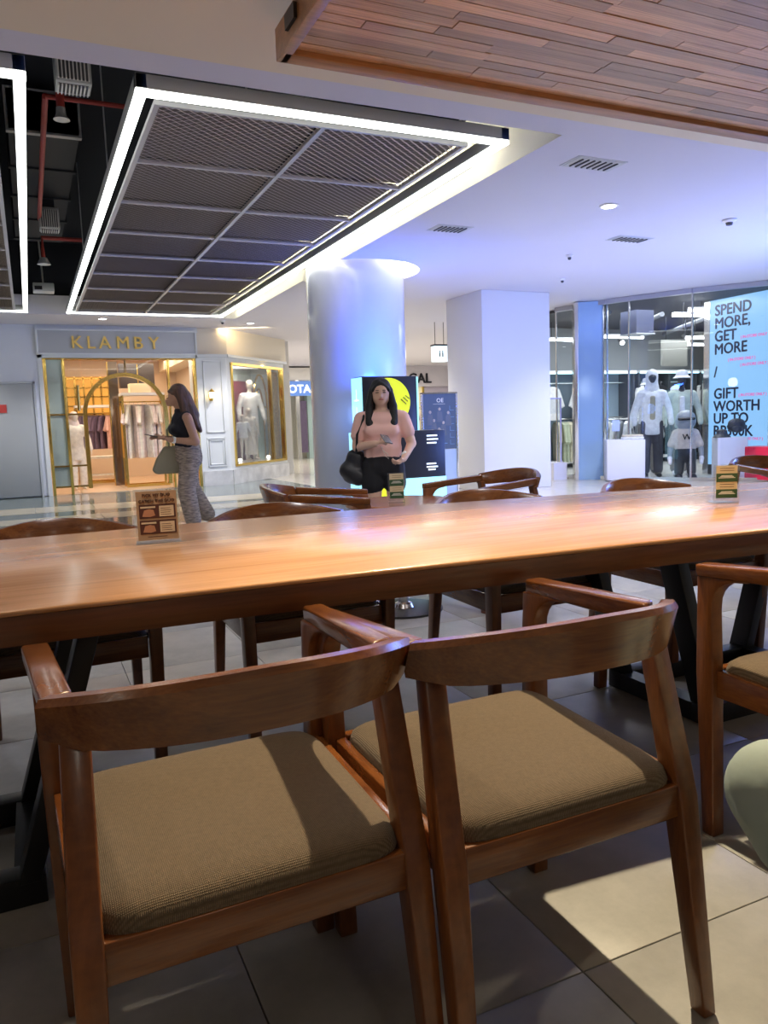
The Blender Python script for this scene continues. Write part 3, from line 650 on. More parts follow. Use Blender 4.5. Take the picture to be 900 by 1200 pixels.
MB().box(.1, Lw, .80, .84, .3, 2.45).build('window_back', mat('pale_green_back', (.52, .60, .56), .4), aw); MB().box(Lw-.02, Lw+.03, .15, .84, 0, 2.5).build('window_side', mat('pale_green_back', (.52, .60, .56), .4), aw)
MB().box(.0, .10, .15, .84, 0, 2.5).build('window_side', WHITE, aw)
bh = struct(MB().prism([(3.0, YB+.05), (3.6, YB+.05), (5.35, 16.75), (5.35, 20), (3.0, 20)], 'z', 2.5, 2.999).build('trim_6', mat('warm_bulkhead', (.82, .74, .60), .6)))
def P45(u, v, z=0): p = A+D*u+Vector((-D.y, D.x, 0))*v; return (p.x, p.y, z)
mannequin(P45(1.62, .45, .38), R(10), 1.74, MW, PW, None, 'tall mannequin in a white shirt standing in the angled shop window', top_len=.62)
mannequin(P45(1.30, .30, .38), R(10), 1.12, MW, CRM, CRM, 'child mannequin in a cream dress and headscarf beside the tall mannequin', scarf=CRM, skirt=True, top_len=.45)
mannequin(P45(1.08, .34, .38), R(10), 1.0, MW, PW, None, 'small mannequin in a white top at the left edge of the angled window', top_len=.4)
ga = thing('gold_arch_ornament', 'gold pointed arch ornament standing behind the window mannequins', 'ornament', P45(2.02, .42, .38), ang)
def garch(w, h, r, y_):
    pts = [(-w, y_, 0), (-w, y_, h*.6)]+[(-w*math.cos(PI*k/12)*1.0, y_, h*.6+h*.4*math.sin(PI*k/12)) for k in range(1, 12)]+[(w, y_, h*.6), (w, y_, 0)]
    return MB().tube(pts, r, 8)
garch(.30, 1.85, .022, 0).build('outer_arch', GOLD, ga, smooth=True); garch(.17, 1.55, .016, .03).build('inner_arch', GOLD, ga, smooth=True)
MB().tube([(-.3, 0, 1.15), (.3, 0, 1.15)], .014, 6).build('cross_bar', GOLD, ga); 
for k in range(9): MB().tube([(-.26+.065*k, .07, 0), (-.26+.065*k, .07, 1.1)], .03, 8).build('curtain_fold', mat('green_curtain', (.45, .58, .50), .35), ga, smooth=True)
ga = thing('gold_drape', 'gold patterned drape at the right end of the angled window', 'drape', P45(2.22, .16, .38), ang)
for k in range(5): MB().tube([(-.14+.07*k, 0, 0), (-.14+.07*k, .01, 1.9)], .04, 8).build('fold', mat('gold_fabric', (.60, .42, .15), .4, .4, var=.4, vscale=30), ga, smooth=True)
for k, u in enumerate((.8, 2.0)):
    t = thing('window_spotlight', 'small glowing floor spotlight in the angled window', 'light', P45(u, .28, .38), 0, 'window floor spotlights'); MB().ball((0, 0, .05), .04).build('lens', DOWN, t); MB().lathe([(.05, 0), (.03, .02)], n=12).build('base', WHITE, t)

# ================================================================== CORRIDOR beyond
struct(MB().box(5.5, 16.5, 25.0, 25.2, 0, 3.0).build('wall_corridor', mat('corridor_cream', (.74, .67, .56), .6)))
struct(MB().box(5.35, 5.5, 17, 25.0, 0, 3.0).build('wall_corridor_left', mat('corridor_white', (.74, .72, .68), .6)))
cs = thing('small_shop', 'distant lit shop with a blue and white sign left of the round column', 'shop', (8.3, 24.0, 0))
MB().box(-1.6, 1.6, 0, .9, 2.55, 2.95).build('fascia', mat('corridor_white', (.74, .72, .68), .6), cs)
MB().box(-.65, .25, -.06, 0, 2.05, 2.52).build('sign_box', mat('blue_sign', (.1, .2, .5), .4, emit=(.05, .16, .5), es=.6), cs); text('lettering', 'OTAL', .36, mat('white_letters', (.9, .9, .9), .5, emit=(.9, .95, 1), es=1), (-.62, -.08, 2.15), parent=cs, bold=.01)
for x in (-1.55, -.35, .25, 1.5): MB().box(x, x+.12, 0, .12, 0, 2.55).build('frame', CHROME, cs)
MB().box(-1.5, 1.6, .06, .07, 0, 2.55).build('glass', GLASS, cs)
MB().box(-.2, .1, .3, .5, .2, 1.9).build('dark_rack', PLUM, cs); MB().box(.2, .9, .5, .8, 0, 2.5).build('back_panel', mat('pale_teal', (.6, .75, .72), .5), cs)
gs = thing('distant_shop', 'distant cream shop front with black fascia letters, between the pillars', 'shop', (12.9, 24.0, 0))
MB().box(-1.9, 1.9, 0, .9, 2.3, 3.0).build('fascia', mat('lilac_fascia', (.66, .62, .66), .6), gs)
text('lettering', 'GAL', .47, mat('black_letters', (.01, .01, .015), .4), (-.88, -.03, 2.42), parent=gs, bold=.012, ext=.02)
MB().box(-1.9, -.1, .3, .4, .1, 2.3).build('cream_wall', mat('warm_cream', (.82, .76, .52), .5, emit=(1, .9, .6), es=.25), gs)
MB().box(-.95, -.88, .24, .3, .9, 2.3).box(-.2, -.13, .24, .3, .9, 2.3).build('panel_frame', GOLD, gs)
MB().box(-.1, 1.9, .3, .4, .1, 2.3).build('lilac_wall', mat('lilac_wall', (.62, .56, .66), .5), gs)
for k in range(4):
    garment('blouse', [PINKC, BLUSH, cloth('lilac_cloth', (.6, .45, .66)), PW][k], ['pink', 'blush', 'lilac', 'white'][k]+' garment hanging in the distant shop beside the poster stand', (11.9+k*.22, 23.6, 1.5), R(50), 1.0, None, 1.0)
rack(12.25, 23.6, 1.2, 1.66, 'clothes rail in the distant shop between the two pillars', CHROME, shelf=False)
hs_ = thing('hanging_sign', 'small white lightbox sign hanging between the round column and square pillar', 'sign', (7.42, 13.4, 2.24)); hs_.scale = (.8, .8, 1)
MB().box(-.18, .18, -.1, .1, 0, .30).build('box', LIGHTBOX, hs_, bevel=.005); MB().box(-.19, .19, -.11, .11, .30, .33).build('top_frame', BLK, hs_)
for s_ in (-1, 1): MB().tube([(s_*.12, 0, .33), (s_*.12, 0, .77)], .008, 6).build('hanger_rod', BLK, hs_)
for k, x in enumerate((-.05, .03)):
    MB().ball((x, -.103, .19), .016, 8, (1, .3, 1)).box(x-.014, x+.014, -.106, -.1, .09, .17).build('restroom_symbol', BLK, hs_)

# ================================================================== KIOSK + STANDS
kx = 3.775
kk = thing('advertising_totem', 'tall black totem with a yellow disc and cyan lit sides against the round column', 'totem', (kx, 8.0, 0))
MB().box(-.345, .345, .01, .28, 0, 1.62).build('body', mat('totem_black', (.012, .013, .02), .3), kk, bevel=.006)
MB().box(-.36, -.345, 0.0, .28, .05, 1.61).build('lit_side', SCREEN2, kk); MB().box(.345, .36, 0, .28, .05, 1.61).build('lit_side', SCREEN2, kk)
YEL = mat('fluorescent_yellow', (.80, .85, .02), .5, emit=(.85, .95, .02), es=.55)
MB().prism([(.27*math.cos(2*PI*k/40)-.02, 1.33+.27*math.sin(2*PI*k/40)) for k in range(40)], 'y', -.004, .008).build('yellow_disc', YEL, kk)
lg = MB()
for k in range(3): lg.bar((.13+.03*k, -.006, 1.36+.02*k), (.20+.02*k, -.006, 1.30+.03*k), .012, .004, up=(0, 1, 0))
lg.build('disc_emblem', mat('olive_print', (.25, .24, .02), .5), kk)
sd_ = MB()
for k in range(5):
    z = .55+k*.2; sd_.add([(-.362, .07, z), (-.362, .21, z), (-.362, .21, z+.015), (-.362, .07, z+.015)], [(0, 1, 2, 3)]); sd_.add([(-.362, .13, z), (-.362, .145, z), (-.362, .145, z+.13), (-.362, .13, z+.13)], [(0, 1, 2, 3)])
sd_.build('side_print', mat('pale_print', (.7, .95, 1), .4, emit=(.8, 1, 1), es=1.2), kk)
k2 = thing('promotion_counter', 'wide black and cyan promotion counter with yellow print in front of the tall totem', 'counter', (3.66, 7.55, 0))
MB().box(-.47, .56, 0, .25, 0, 1.0).build('body', mat('totem_black', (.012, .013, .02), .3), k2, bevel=.006)
MB().box(-.495, -.47, 0, .25, .03, 1.0).build('lit_side', SCREEN2, k2); MB().box(-.1, .56, -.012, 0, .04, .48).build('lit_front', SCREEN2, k2)
MB().prism([(-.27+.19*math.cos(2*PI*k/28), .34+.24*math.sin(2*PI*k/28)) for k in range(28)], 'y', -.012, -.001).build('yellow_print', YEL, k2)
text('yellow_caption', 'VVV', .10, BLK, (-.40, -.014, .44), parent=k2)
tx = MB()
for k, (z, a, b_) in enumerate([(.93, .33, .46), (.89, .33, .47), (.85, .33, .45), (.62, .32, .44), (.585, .32, .46), (.555, .34, .43)]): tx.box(a, b_, -.004, 0, z, z+.016)
tx.build('white_caption', mat('screen_white', (.8, .9, 1), .4, emit=(.85, .95, 1), es=1), k2)
st = thing('poster_stand', 'tall poster stand with a dark group photograph, beside the square pillar', 'stand', (4.98, 9.05, 0), R(-12))
MB().box(-.25, -.225, -.03, .03, 0, 1.47).build('post', CHROME, st, bevel=.004); MB().box(.225, .25, -.03, .03, 0, 1.47).build('post', CHROME, st, bevel=.004); MB().box(-.25, .25, -.03, .03, 1.45, 1.47).build('top_rail', CHROME, st)
MB().box(-.3, .3, -.18, .18, 0, .02).build('base', CHROME, st)
ps = MB().box(-.225, .225, -.02, .02, .72, 1.45).build('poster', mat('navy_poster', (.05, .07, .13), .3, emit=(.07, .10, .2), es=.5), st)
MB().box(-.225, .225, -.018, .018, .03, .715).build('lower_panel', mat('pale_blue_panel', (.45, .55, .75), .25), st)
text('poster_title', 'OE', .075, PW, (-.04, -.0215, 1.34), parent=ps, ext=.0005)
MB().box(-.09, .08, -.022, -.02, 1.315, 1.318).build('title_rule', PW, ps)
pf = MB(); pg = MB()
for (x, z, s_) in [(-.13, 1.21, 1), (0, 1.25, 1), (.12, 1.2, 1), (-.08, 1.1, 1), (.05, 1.07, 1), (-.01, .98, 1.2)]:
    pf.ball((x, -.021, z), .018*s_, 8, (1, .15, 1.2)); pg.prism([(x-.045*s_, z-.17), (x+.045*s_, z-.17), (x+.03*s_, z-.03), (x-.03*s_, z-.03)], 'y', -.0225, -.02)
pf.build('printed_faces', mat('print_skin', (.42, .36, .36), .5), ps); pg.build('printed_figures', mat('print_cloth', (.13, .15, .22), .5), ps)
pq = MB()
for k in range(6): pq.box(.14, .20, -.0215, -.02, .78+k*.09, .785+k*.09); pq.box(.14, .145, -.0215, -.02, .78+k*.09, .84+k*.09)
pq.box(-.05, .1, -.0215, -.02, .79, .80); pq.build('side_print', mat('print_blue', (.18, .33, .6), .4), ps)

# ================================================================== FASHION STORE
GL = [(8.62, 11.3), (8.9, 10.3), (9.05, 9.95), (9.53, 9.08), (10.2, 8.2), (11.0, 7.3), (12.0, 6.3)]
HZ = 2.93
for k in range(len(GL)-1):
    (xa, ya), (xb, yb) = GL[k], GL[k+1]; p = Vector((xa, ya, 0)); q = Vector((xb, yb, 0)); n = (q-p).normalized(); nn = Vector((-n.y, n.x, 0))*.006
    w = struct(MB().hexa([p-nn, q-nn, q+nn, p+nn], [v+Vector((0, 0, HZ)) for v in (p-nn, q-nn, q+nn, p+nn)]).build('window_%d' % (k+1), GLASS))
    MB().bar((xa, ya, 0), (xa, ya, HZ), .018, .03).build('mullion', CHROME, w)
    MB().bar((xa, ya, .03), (xb, yb, .03), .05, .06).build('bottom_channel', CHROME, w)
    MB().bar((xa, ya, HZ+.03), (xb, yb, HZ+.03), .09, .07).build('top_channel', mat('header_trim', (.4, .4, .45), .4), w)
pi = thing('glass_clad_column', 'tall column clad in blue reflecting glass with metal edge, at the fashion shop front', 'column', (8.70, 10.5, 0), R(-32))
MB().box(-.20, .22, 0, .4, 0, HZ+.06).build('core', mat('blue_mirror_glass', (.36, .56, .85), .12, .25), pi); MB().box(-.25, -.19, -.03, .4, 0, HZ+.06).build('metal_edge', CHROME, pi, bevel=.006); MB().box(.215, .235, -.01, .02, 0, HZ+.06).build('metal_edge', CHROME, pi)
struct(MB().box(8.4, 16.4, 13.4, 13.5, 0, 3.0).build('wall_fashion', mat('fashion_grey_wall', (.24, .26, .27), .6)))
struct(MB().box(16.4, 16.5, 6.0, 13.5, 0, 3.0).build('wall_fashion_right', mat('fashion_grey_wall', (.24, .26, .27), .6)))
struct(MB().prism([(8.75, 11.4), (9.0, 10.4), (9.3, 9.75), (9.75, 9.05), (10.3, 8.35), (13.5, 5.2), (16.4, 6), (16.4, 13.4), (8.4, 13.4)], 'z', 2.94, 2.985).build('ceiling_fashion', mat('dark_store_ceiling', (.035, .038, .045), .7)))
struct(MB().prism([(8.7, 11.3), (8.95, 10.35), (9.25, 9.65), (9.7, 8.95), (10.25, 8.25), (13.5, 5.2), (16.4, 6), (16.4, 13.4), (8.4, 13.4)], 'z', .0, .02).build('floor_fashion', polished('store_floor', (.62, .62, .60), (.66, .66, .64), .2)))
# LED wall facing the concourse
lw_ = thing('led_wall', 'tall pale blue LED wall with black promotional words behind the shop glass', 'screen', (10.5, 9.62, 0))
for k in range(4): MB().box(0, .08, -1.13*(k+1)+.008, -1.13*k, .2, 2.92).build('led_panel', SCREEN, lw_)
MB().box(.08, .2, -4.5, .06, 0, 2.92).build('cabinet', BLK, lw_); MB().box(-.01, .2, .0, .12, 0, 2.92).build('end_post', CHROME, lw_)
INK = mat('navy_letters', (.012, .015, .05), .4); PINK = mat('pink_letters', (.5, .05, .25), .4, emit=(.9, .15, .5), es=.6)
rot = (PI/2, 0, -PI/2)
zrow = [(2.66, 'SPEND'), (2.45, 'MORE,'), (2.24, 'GET'), (2.03, 'MORE'), (1.66, '/'), (1.30, 'GIFT'), (1.09, 'WORTH'), (.89, 'UP TO'), (.685, 'RP300K')]
for c in range(3):
    for z, s_ in zrow:
        text('letters', s_, .245, INK, (-.006, -.10-1.13*c, z), rot, lw_, .001, .007, sx=.98)
    for (yy, zz) in [(.62, 2.24), (.38, 1.90), (.62, 1.80), (.60, 1.32), (.55, .62)]:
        text('pink_caption', '( IN-STORE ONLY )', .062, PINK, (-.006, -yy-1.13*c, zz), rot, lw_, .001, .002)
# shelving bays on back wall with light strips
for k, (x0, x1) in enumerate([(9.4, 11.9), (12.0, 13.7), (13.8, 15.9)]):
    t = thing('wall_bay', ['left', 'middle', 'right'][k]+' lit wall bay with hanging rails at the back of the fashion shop', 'shelving', (0, 0, .02))
    MB().box(x0, x1, 13.34, 13.4, .1, 1.95).build('back_panel', mat('blue_grey_panel', (.30, .40, .48), .4), t); MB().box(x0, x1, 12.85, 13.34, 1.95, 2.0).build('top_shelf', WHITE, t)
    MB().box(x0, x1, 12.84, 12.86, 1.93, 1.96).build('light_strip', mat('cyan_strip', (.5, .9, 1), .4, emit=(.5, .85, 1), es=2), t)
    for x in (x0, (x0+x1)/2, x1-.06): MB().box(x, x+.06, 12.9, 13.34, 0, 1.95).build('upright', mat('dark_upright', (.05, .06, .07), .5), t)
    for z in (1.75, 1.02): MB().tube([(x0, 13.05, z), (x1, 13.05, z)], .014, 8).build('hanging_rail', CHROME, t)
    MB().box(x0, x1, 12.9, 13.3, .1, .16).build('bottom_shelf', WHITE, t)
WC = [cloth('shop_white', (.82, .83, .82)), cloth('shop_black', (.02, .022, .028)), cloth('shop_grey', (.22, .24, .25)), cloth('shop_sage', (.48, .52, .36)), cloth('shop_sand', (.66, .60, .44)), cloth('shop_olive', (.32, .33, .20))]
CN = ['white', 'black', 'grey', 'sage green', 'sand', 'olive']
def row(x0, n, dx, y, z, cols, where, grp, sc=1, L_=.62, rz=None):
    for k in range(n):
        c = cols[k % len(cols)]
        pre = 'leftmost ' if k == 0 else 'rightmost ' if k == n-1 else ''
        garment('shirt', WC[c], pre+CN[c]+' garment '+where, (x0+k*dx, y, z), R(rz if rz is not None else random.uniform(66, 82)), sc, CN[c]+' '+grp, L_)
row(9.95, 10, .10, 13.05, .98, [4, 3, 3, 4, 5, 4, 3, 0, 4, 1], 'on the lower left rail of the fashion shop wall', 'garments on the lower left rail', 1.15, .72)
row(9.75, 2, .75, 12.95, 1.70, [0], 'facing out on the upper left rail of the fashion shop wall', 'shirts facing out upper left', 1.1, .62, 5)
row(12.2, 3, .48, 12.95, 1.70, [0, 1, 0], 'facing out on the upper middle rail of the fashion shop wall', 'shirts facing out upper middle', 1.2, .66, 5)
row(12.15, 12, .11, 13.05, .98, [0, 0, 0, 2, 0, 2, 1, 2], 'on the lower middle rail of the fashion shop wall', 'garments on the lower middle rail', 1.1, .66)
row(14.0, 12, .12, 13.05, .98, [2, 0, 2, 1, 0, 3], 'on the lower right rail of the fashion shop wall', 'garments on the lower right rail', 1.1, .62)
row(13.95, 4, .45, 12.95, 1.72, [0, 0, 3, 1], 'facing out on the upper right rail of the fashion shop wall', 'shirts facing out upper right', 1.1, .62, 5)
rk = rack(10.15, 11.2, .95, 1.12, 'low chrome clothes rail standing mid floor in the fashion shop', CHROME, R(-20), False)
for k in range(7):
    c = [0, 0, 2, 0, 0, 2, 1][k]; garment('shirt', WC[c], CN[c]+' shirt on the low chrome rail mid floor', (9.80+k*.115, 11.32-k*.042, .97), R(35), 1.0, CN[c]+' shirts on the low chrome rail', .58)
# lights inside
for k, (xa, ya, xb, yb, z) in enumerate([(9.5, 11.6, 10.9, 11.6, 2.55), (11.6, 11.2, 12.8, 10.9, 2.5), (10.0, 9.95, 11.4, 9.75, 2.72), (10.3, 9.9, 11.6, 9.3, 2.8), (9.3, 12.6, 10.6, 12.6, 2.6), (12.6, 12.3, 13.8, 12.2, 2.5)]):
    t = thing('tube_light', ['linear tube light nearest the blue glass column', 'linear tube light above the hooded mannequin', 'linear tube light left of the LED wall', 'upper tube light overlapping the LED wall edge', 'tube light seen between square pillar and blue glass column', 'linear tube light far back in the fashion shop'][k], 'light', (0, 0, 0))
    MB().bar((xa, ya, z), (xb, yb, z), .05, .04).build('tube', TUBE, t); MB().bar((xa, ya, z+.035), (xb, yb, z+.035), .06, .03).build('housing', WHITE, t)
    for f in (.15, .85): MB().tube([(xa+(xb-xa)*f, ya+(yb-ya)*f, z+.05), (xa+(xb-xa)*f, ya+(yb-ya)*f, 2.94)], .006, 6).build('hanger_rod', BLK, t)
dk2 = thing('square_duct', 'dark square duct hanging under the fashion shop ceiling', 'duct', (10.1, 10.9, 2.52)); MB().box(-.2, .2, -.2, .2, 0, .40).build('duct_body', mat('blue_grey_duct', (.05, .06, .12), .5), dk2); MB().box(-.22, .22, -.22, .22, -.02, .0).build('flange', GALV, dk2)
for k in range(5):
    tag(MB().tube([(9.2+k*1.2, 10.6, 2.84), (10.6+k*1.2, 13.2, 2.84)], .045, 8).build('ceiling_pipe', mat('grey_pipe', (.20, .21, .23), .5), smooth=True), ['first', 'second', 'third', 'fourth', 'fifth'][k]+' grey pipe from the blue glass column under the dark shop ceiling', 'pipe', 'fashion shop ceiling pipes')
for k, (x, y) in enumerate([(10.7, 12.0), (12.1, 11.7), (12.9, 11.3)]):
    t = thing('track_spotlight', 'small black track spotlight under the fashion shop ceiling', 'light', (x, y, 2.5), 0, 'fashion shop track spotlights'); MB().tube([(0, 0, .1), (0, 0, .44)], .01, 6).build('stem', BLK, t); MB().tube([(0, .06, .12), (0, -.04, .0)], .05, 12).build('head', BLK, t); MB().ball((0, -.05, -.01), .045, 10).build('lens', DOWN, t)
hp = thing('hanging_board', 'plain cream board hanging left of the LED wall', 'board', (0, 0, 0)); MB().box(11.3, 11.95, 11.5, 11.55, 2.0, 2.5).build('face', mat('cream_panel', (.30, .30, .27), .5), hp, bevel=.004)
for x in (11.4, 11.85): MB().tube([(x, 11.52, 2.5), (x, 11.52, 2.94)], .006, 6).build('hanger_rod', BLK, hp)
# mannequins, plinths, bags
JK = cloth('jacket_white', (.72, .74, .74)); JG = cloth('jacket_sage', (.52, .58, .48)); PD = cloth('trouser_charcoal', (.06, .06, .075)); PG = cloth('trouser_taupe', (.24, .22, .20)); OL = cloth('olive_shirt', (.34, .32, .23))
m1 = mannequin((9.58, 9.98, .02), R(-38), 1.76, MG, JK, PD, 'tall dark mannequin in a hooded white jacket behind the shop glass', top_len=.56, hood=JK, jacket=OL, shoe=BLK)
m2 = mannequin((10.22, 9.95, .02), R(-42), 1.74, MG, JG, PG, 'dark mannequin in a bucket hat and pale sage jacket next to the LED wall', top_len=.46, cap_=JK, jacket=PW, shoe=PW)
m3 = mannequin((10.10, 10.62, .02), R(-40), 1.66, MG, PW, PG, 'white shirted mannequin half hidden behind the two front mannequins', cap_=JK, top_len=.5)
SG = mat('statue_grey', (.30, .33, .35), .3)
m4 = thing('display_figure', 'short grey display figure in sunglasses and a cream T-shirt marked W', 'figure', (9.62, 9.28, .02), R(-40))
b = MB(); b.cap((0, 0, .93), (0, 0, .97), .155, .15, 1.05, .95); b.cap((0, 0, .5), (0, 0, .74), .14, .15, 1, .75); b.cap((0, 0, .42), (0, 0, .46), .15, .14, 1, .75)
for q in (-1, 1): b.cap((q*.15, 0, .74), (q*.23, 0, .5), .055, .045); b.cap((q*.23, 0, .5), (q*.24, -.04, .36), .05, .04); b.cap((q*.08, 0, .4), (q*.09, 0, .1), .07, .06)
b.blob('body', SG, m4, .02, 4)
g = MB(); g.cap((0, 0, .52), (0, 0, .73), .165, .165, 1, .78)
for q in (-1, 1): g.cap((q*.14, 0, .74), (q*.215, 0, .56), .07, .066)
g.blob('tshirt', cloth('tshirt_sand', (.62, .55, .47)), m4, .018, 3); text('shirt_letter', 'W', .13, BLK, (-.062, -.155, .64), parent=m4, ext=.004, bold=.002)
g = MB(); g.cap((0, 0, .42), (0, 0, .47), .17, .16, 1, .8)
for q in (-1, 1): g.cap((q*.085, 0, .4), (q*.095, 0, .12), .085, .075)
g.blob('trousers', mat('statue_black', (.03, .035, .04), .3), m4, .018, 3)
MB().cap((-.11, -.135, .97), (.11, -.135, .97), .038, .038, 1, .6).build('sunglasses', BLK, m4, smooth=True)
for q in (-1, 1):
    MB().cap((q*.24, -.05, .34), (q*.235, -.07, .27), .05, .04, .8, 1).build('glove', PW, m4, smooth=True); MB().cap((q*.1, .02, .05), (q*.11, -.12, .045), .065, .06, 1, .8).build('shoe', BLK, m4, smooth=True)
PLW = mat('plinth_white', (.80, .80, .86), .4)
tag(MB().box(-.30, .30, -.25, .25, 0, .66).build('display_plinth', PLW, bevel=.006, loc=(8.98, 9.98, .02)), 'white cube plinth with folded clothes, next to the blue glass column', 'plinth').rotation_euler = (0, 0, R(-35))
tag(MB().box(-.22, .22, -.2, .2, 0, .66).build('display_plinth', PLW, bevel=.006, loc=(10.06, 8.80, .02)), 'white cube plinth carrying a hat and backpack before the LED wall', 'plinth').rotation_euler = (0, 0, R(-35))
fo = thing('folded_shirt', 'folded pale shirts stacked on the left plinth', 'clothing', (9.08, 9.9, .682), R(-35)); MB().box(-.17, .17, -.12, .12, 0, .04).build('lower_shirt', cloth('shop_white', (.82, .83, .82)), fo, bevel=.012); MB().box(-.16, .16, -.11, .11, .041, .075).build('upper_shirt', cloth('shop_sand', (.66, .60, .44)), fo, bevel=.012)
tg = thing('price_card', 'small blue and white card on a stand above the left plinth', 'card', (8.84, 10.02, .682), R(-35)); MB().box(-.06, .06, -.005, .005, .14, .32).build('card', mat('card_blue', (.45, .55, .85), .4), tg); MB().tube([(0, 0, 0), (0, 0, .14)], .008, 6).build('stem', CHROME, tg)
bh_ = thing('bucket_hat', 'dark bucket hat on the plinth before the LED wall', 'hat', (9.91, 8.82, .682)); MB().lathe([(.13, 0), (.085, .05), (.075, .11), (.02, .13)], n=20).build('crown', MG, bh_, smooth=True); MB().lathe([(.131, 0), (.135, .004), (.09, .05)], n=20, cap=False).build('brim', MG, bh_)
bp_ = thing('backpack', 'dark backpack standing on the plinth before the LED wall', 'bag', (10.16, 8.76, .682), R(-40))
MB().cap((0, 0, .13), (0, 0, .20), .13, .12, 1.05, .6).build('bag_body', MG, bp_, smooth=True); MB().cap((0, -.08, .09), (0, -.08, .12), .08, .075, 1, .5).build('front_pocket', MG, bp_, smooth=True); MB().tube([(-.03, 0, .31), (-.02, 0, .36), (.02, 0, .36), (.03, 0, .31)], .01, 6).build('handle', BLK, bp_)
bp_.location.z = .70
tag(MB().box(-.18, .18, -.25, .25, 0, .5).build('red_plinth', mat('red_block', (.70, .01, .05), .4), bevel=.005, loc=(10.27, 8.36, .03)), 'bright red display block at the right end behind the shop glass', 'plinth')
rs = thing('store_sign', 'white letters hanging at the fashion shop front, cut by the square pillar', 'sign', (9.0, 12.2, 2.62), R(0)); text('lettering', 'RK', .30, mat('white_letters', (.9, .9, .9), .5, emit=(.9, .95, 1), es=1), (-.28, 0, 0), parent=rs, bold=.008, ext=.02); MB().tube([(.1, 0, .2), (.1, 0, .36)], .01).build('hanger_rod', BLK, rs)
ac = thing('acrylic_stand', 'clear acrylic frame on a white block between square pillar and blue glass column', 'stand', (8.35, 11.0, 0)); MB().box(-.14, .14, -.14, .14, 0, .3).build('base', PLW, ac); MB().box(-.13, -.11, -.01, .01, .3, 1.42).box(.11, .13, -.01, .01, .3, 1.42).box(-.13, .13, -.01, .01, 1.4, 1.42).build('frame', mat('violet_acrylic', (.55, .55, .95), .2), ac); MB().box(-.11, .11, -.003, .003, 1.15, 1.4).build('panel', ACRYL, ac)
# added glowing panel outside the frame, put in to tint the ceiling and column
s2 = thing('added_blue_panel', 'added blue glowing panel, out of view at right, tinting the ceiling and column', 'screen', (9.9, 4.5, 0), R(0)); MB().box(0, .1, -1.2, 1.2, .6, 2.7).build('screen', SCREEN, s2); MB().box(.1, .2, -1.25, 1.25, 0, 2.75).build('cabinet', BLK, s2)

# ================================================================== COMMUNAL TABLE
TT = .77; TH = .072
front = [(-1.25, 1.665), (-.6, 1.625), (-.08, 1.592), (.71, 1.556), (1.3, 1.517), (1.84, 1.474), (2.8, 1.40), (3.72, 1.34)]
back = [(3.72, 2.36), (3.03, 2.45), (2.2, 2.60), (1.25, 2.715), (.5, 2.735), (-.11, 2.72), (-1.25, 2.70)]
def outline(d=0): return [(x, y+d) for x, y in front]+[(x, y-d) for x, y in back]
tb = thing('communal_table', 'long thick orange teak slab table on black steel legs, across the whole frame', 'table', (0, 0, 0))
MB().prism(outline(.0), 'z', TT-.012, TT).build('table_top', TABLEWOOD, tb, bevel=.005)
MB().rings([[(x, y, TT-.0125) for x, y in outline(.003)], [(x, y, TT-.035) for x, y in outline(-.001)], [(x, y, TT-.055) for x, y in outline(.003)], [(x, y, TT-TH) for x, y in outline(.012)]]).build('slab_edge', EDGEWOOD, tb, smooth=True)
for cxm, nm in ((-.42, 'left'), (2.45, 'right')):
    for yy in (1.93, 2.36):
        for s_ in (-1, 1):
            MB().hexa([(cxm+s_*.34-.024, yy-.045, .06), (cxm+s_*.34+.024, yy-.045, .06), (cxm+s_*.34+.024, yy+.045, .06), (cxm+s_*.34-.024, yy+.045, .06)],
                      [(cxm+s_*.53-.024, yy-.045, TT-TH), (cxm+s_*.53+.024, yy-.045, TT-TH), (cxm+s_*.53+.024, yy+.045, TT-TH), (cxm+s_*.53-.024, yy+.045, TT-TH)]).build('leg', BLK, tb, bevel=.003)
        MB().box(cxm-.375, cxm+.375, yy-.035, yy+.035, 0, .07).build('foot_bar', BLK, tb, bevel=.003)
        MB().box(cxm-.6, cxm+.6, yy-.035, yy+.035, TT-TH-.01, TT-TH-.0005).build('top_plate', BLK, tb)
    for s_ in (-1, 1): MB().box(cxm+s_*.34-.035, cxm+s_*.34+.035, 1.965, 2.325, 0.002, .068).build('cross_bar', BLK, tb)

# ================================================================== ARMCHAIR
def crest_rings():
    rings = []; n = 22
    for i in range(n+1):
        t = -1+2*i/n; a = abs(t)
        x = .268*t
        y = -.275+.145*a**2.2
        hb = .700-.024*a**2+.016*max(0, a-.8)*5; ht = .790-.038*a**2
        tx = Vector((1, 0, 0)); 
        ang = math.atan2(.145*2.2*a**1.2*(1 if t > 0 else -1), .268) if a > .05 else 0
        nrm = Vector((math.sin(ang), -math.cos(ang), 0)); th = .013+.004*a
        c = Vector((x, y, 0)); lean = Vector((0, -.018, 0))
        P = []
        for (o, z, l) in ((-th*.8, hb, 0), (-th, hb+.012, 0), (-th, ht-.01, 1), (-th*.6, ht, 1), (th*.6, ht, 1), (th, ht-.01, 1), (th, hb+.012, 0), (th*.8, hb, 0)):
            P.append(c+nrm*(-o)+lean*l+Vector((0, 0, z)))
        rings.append(P)
    return rings
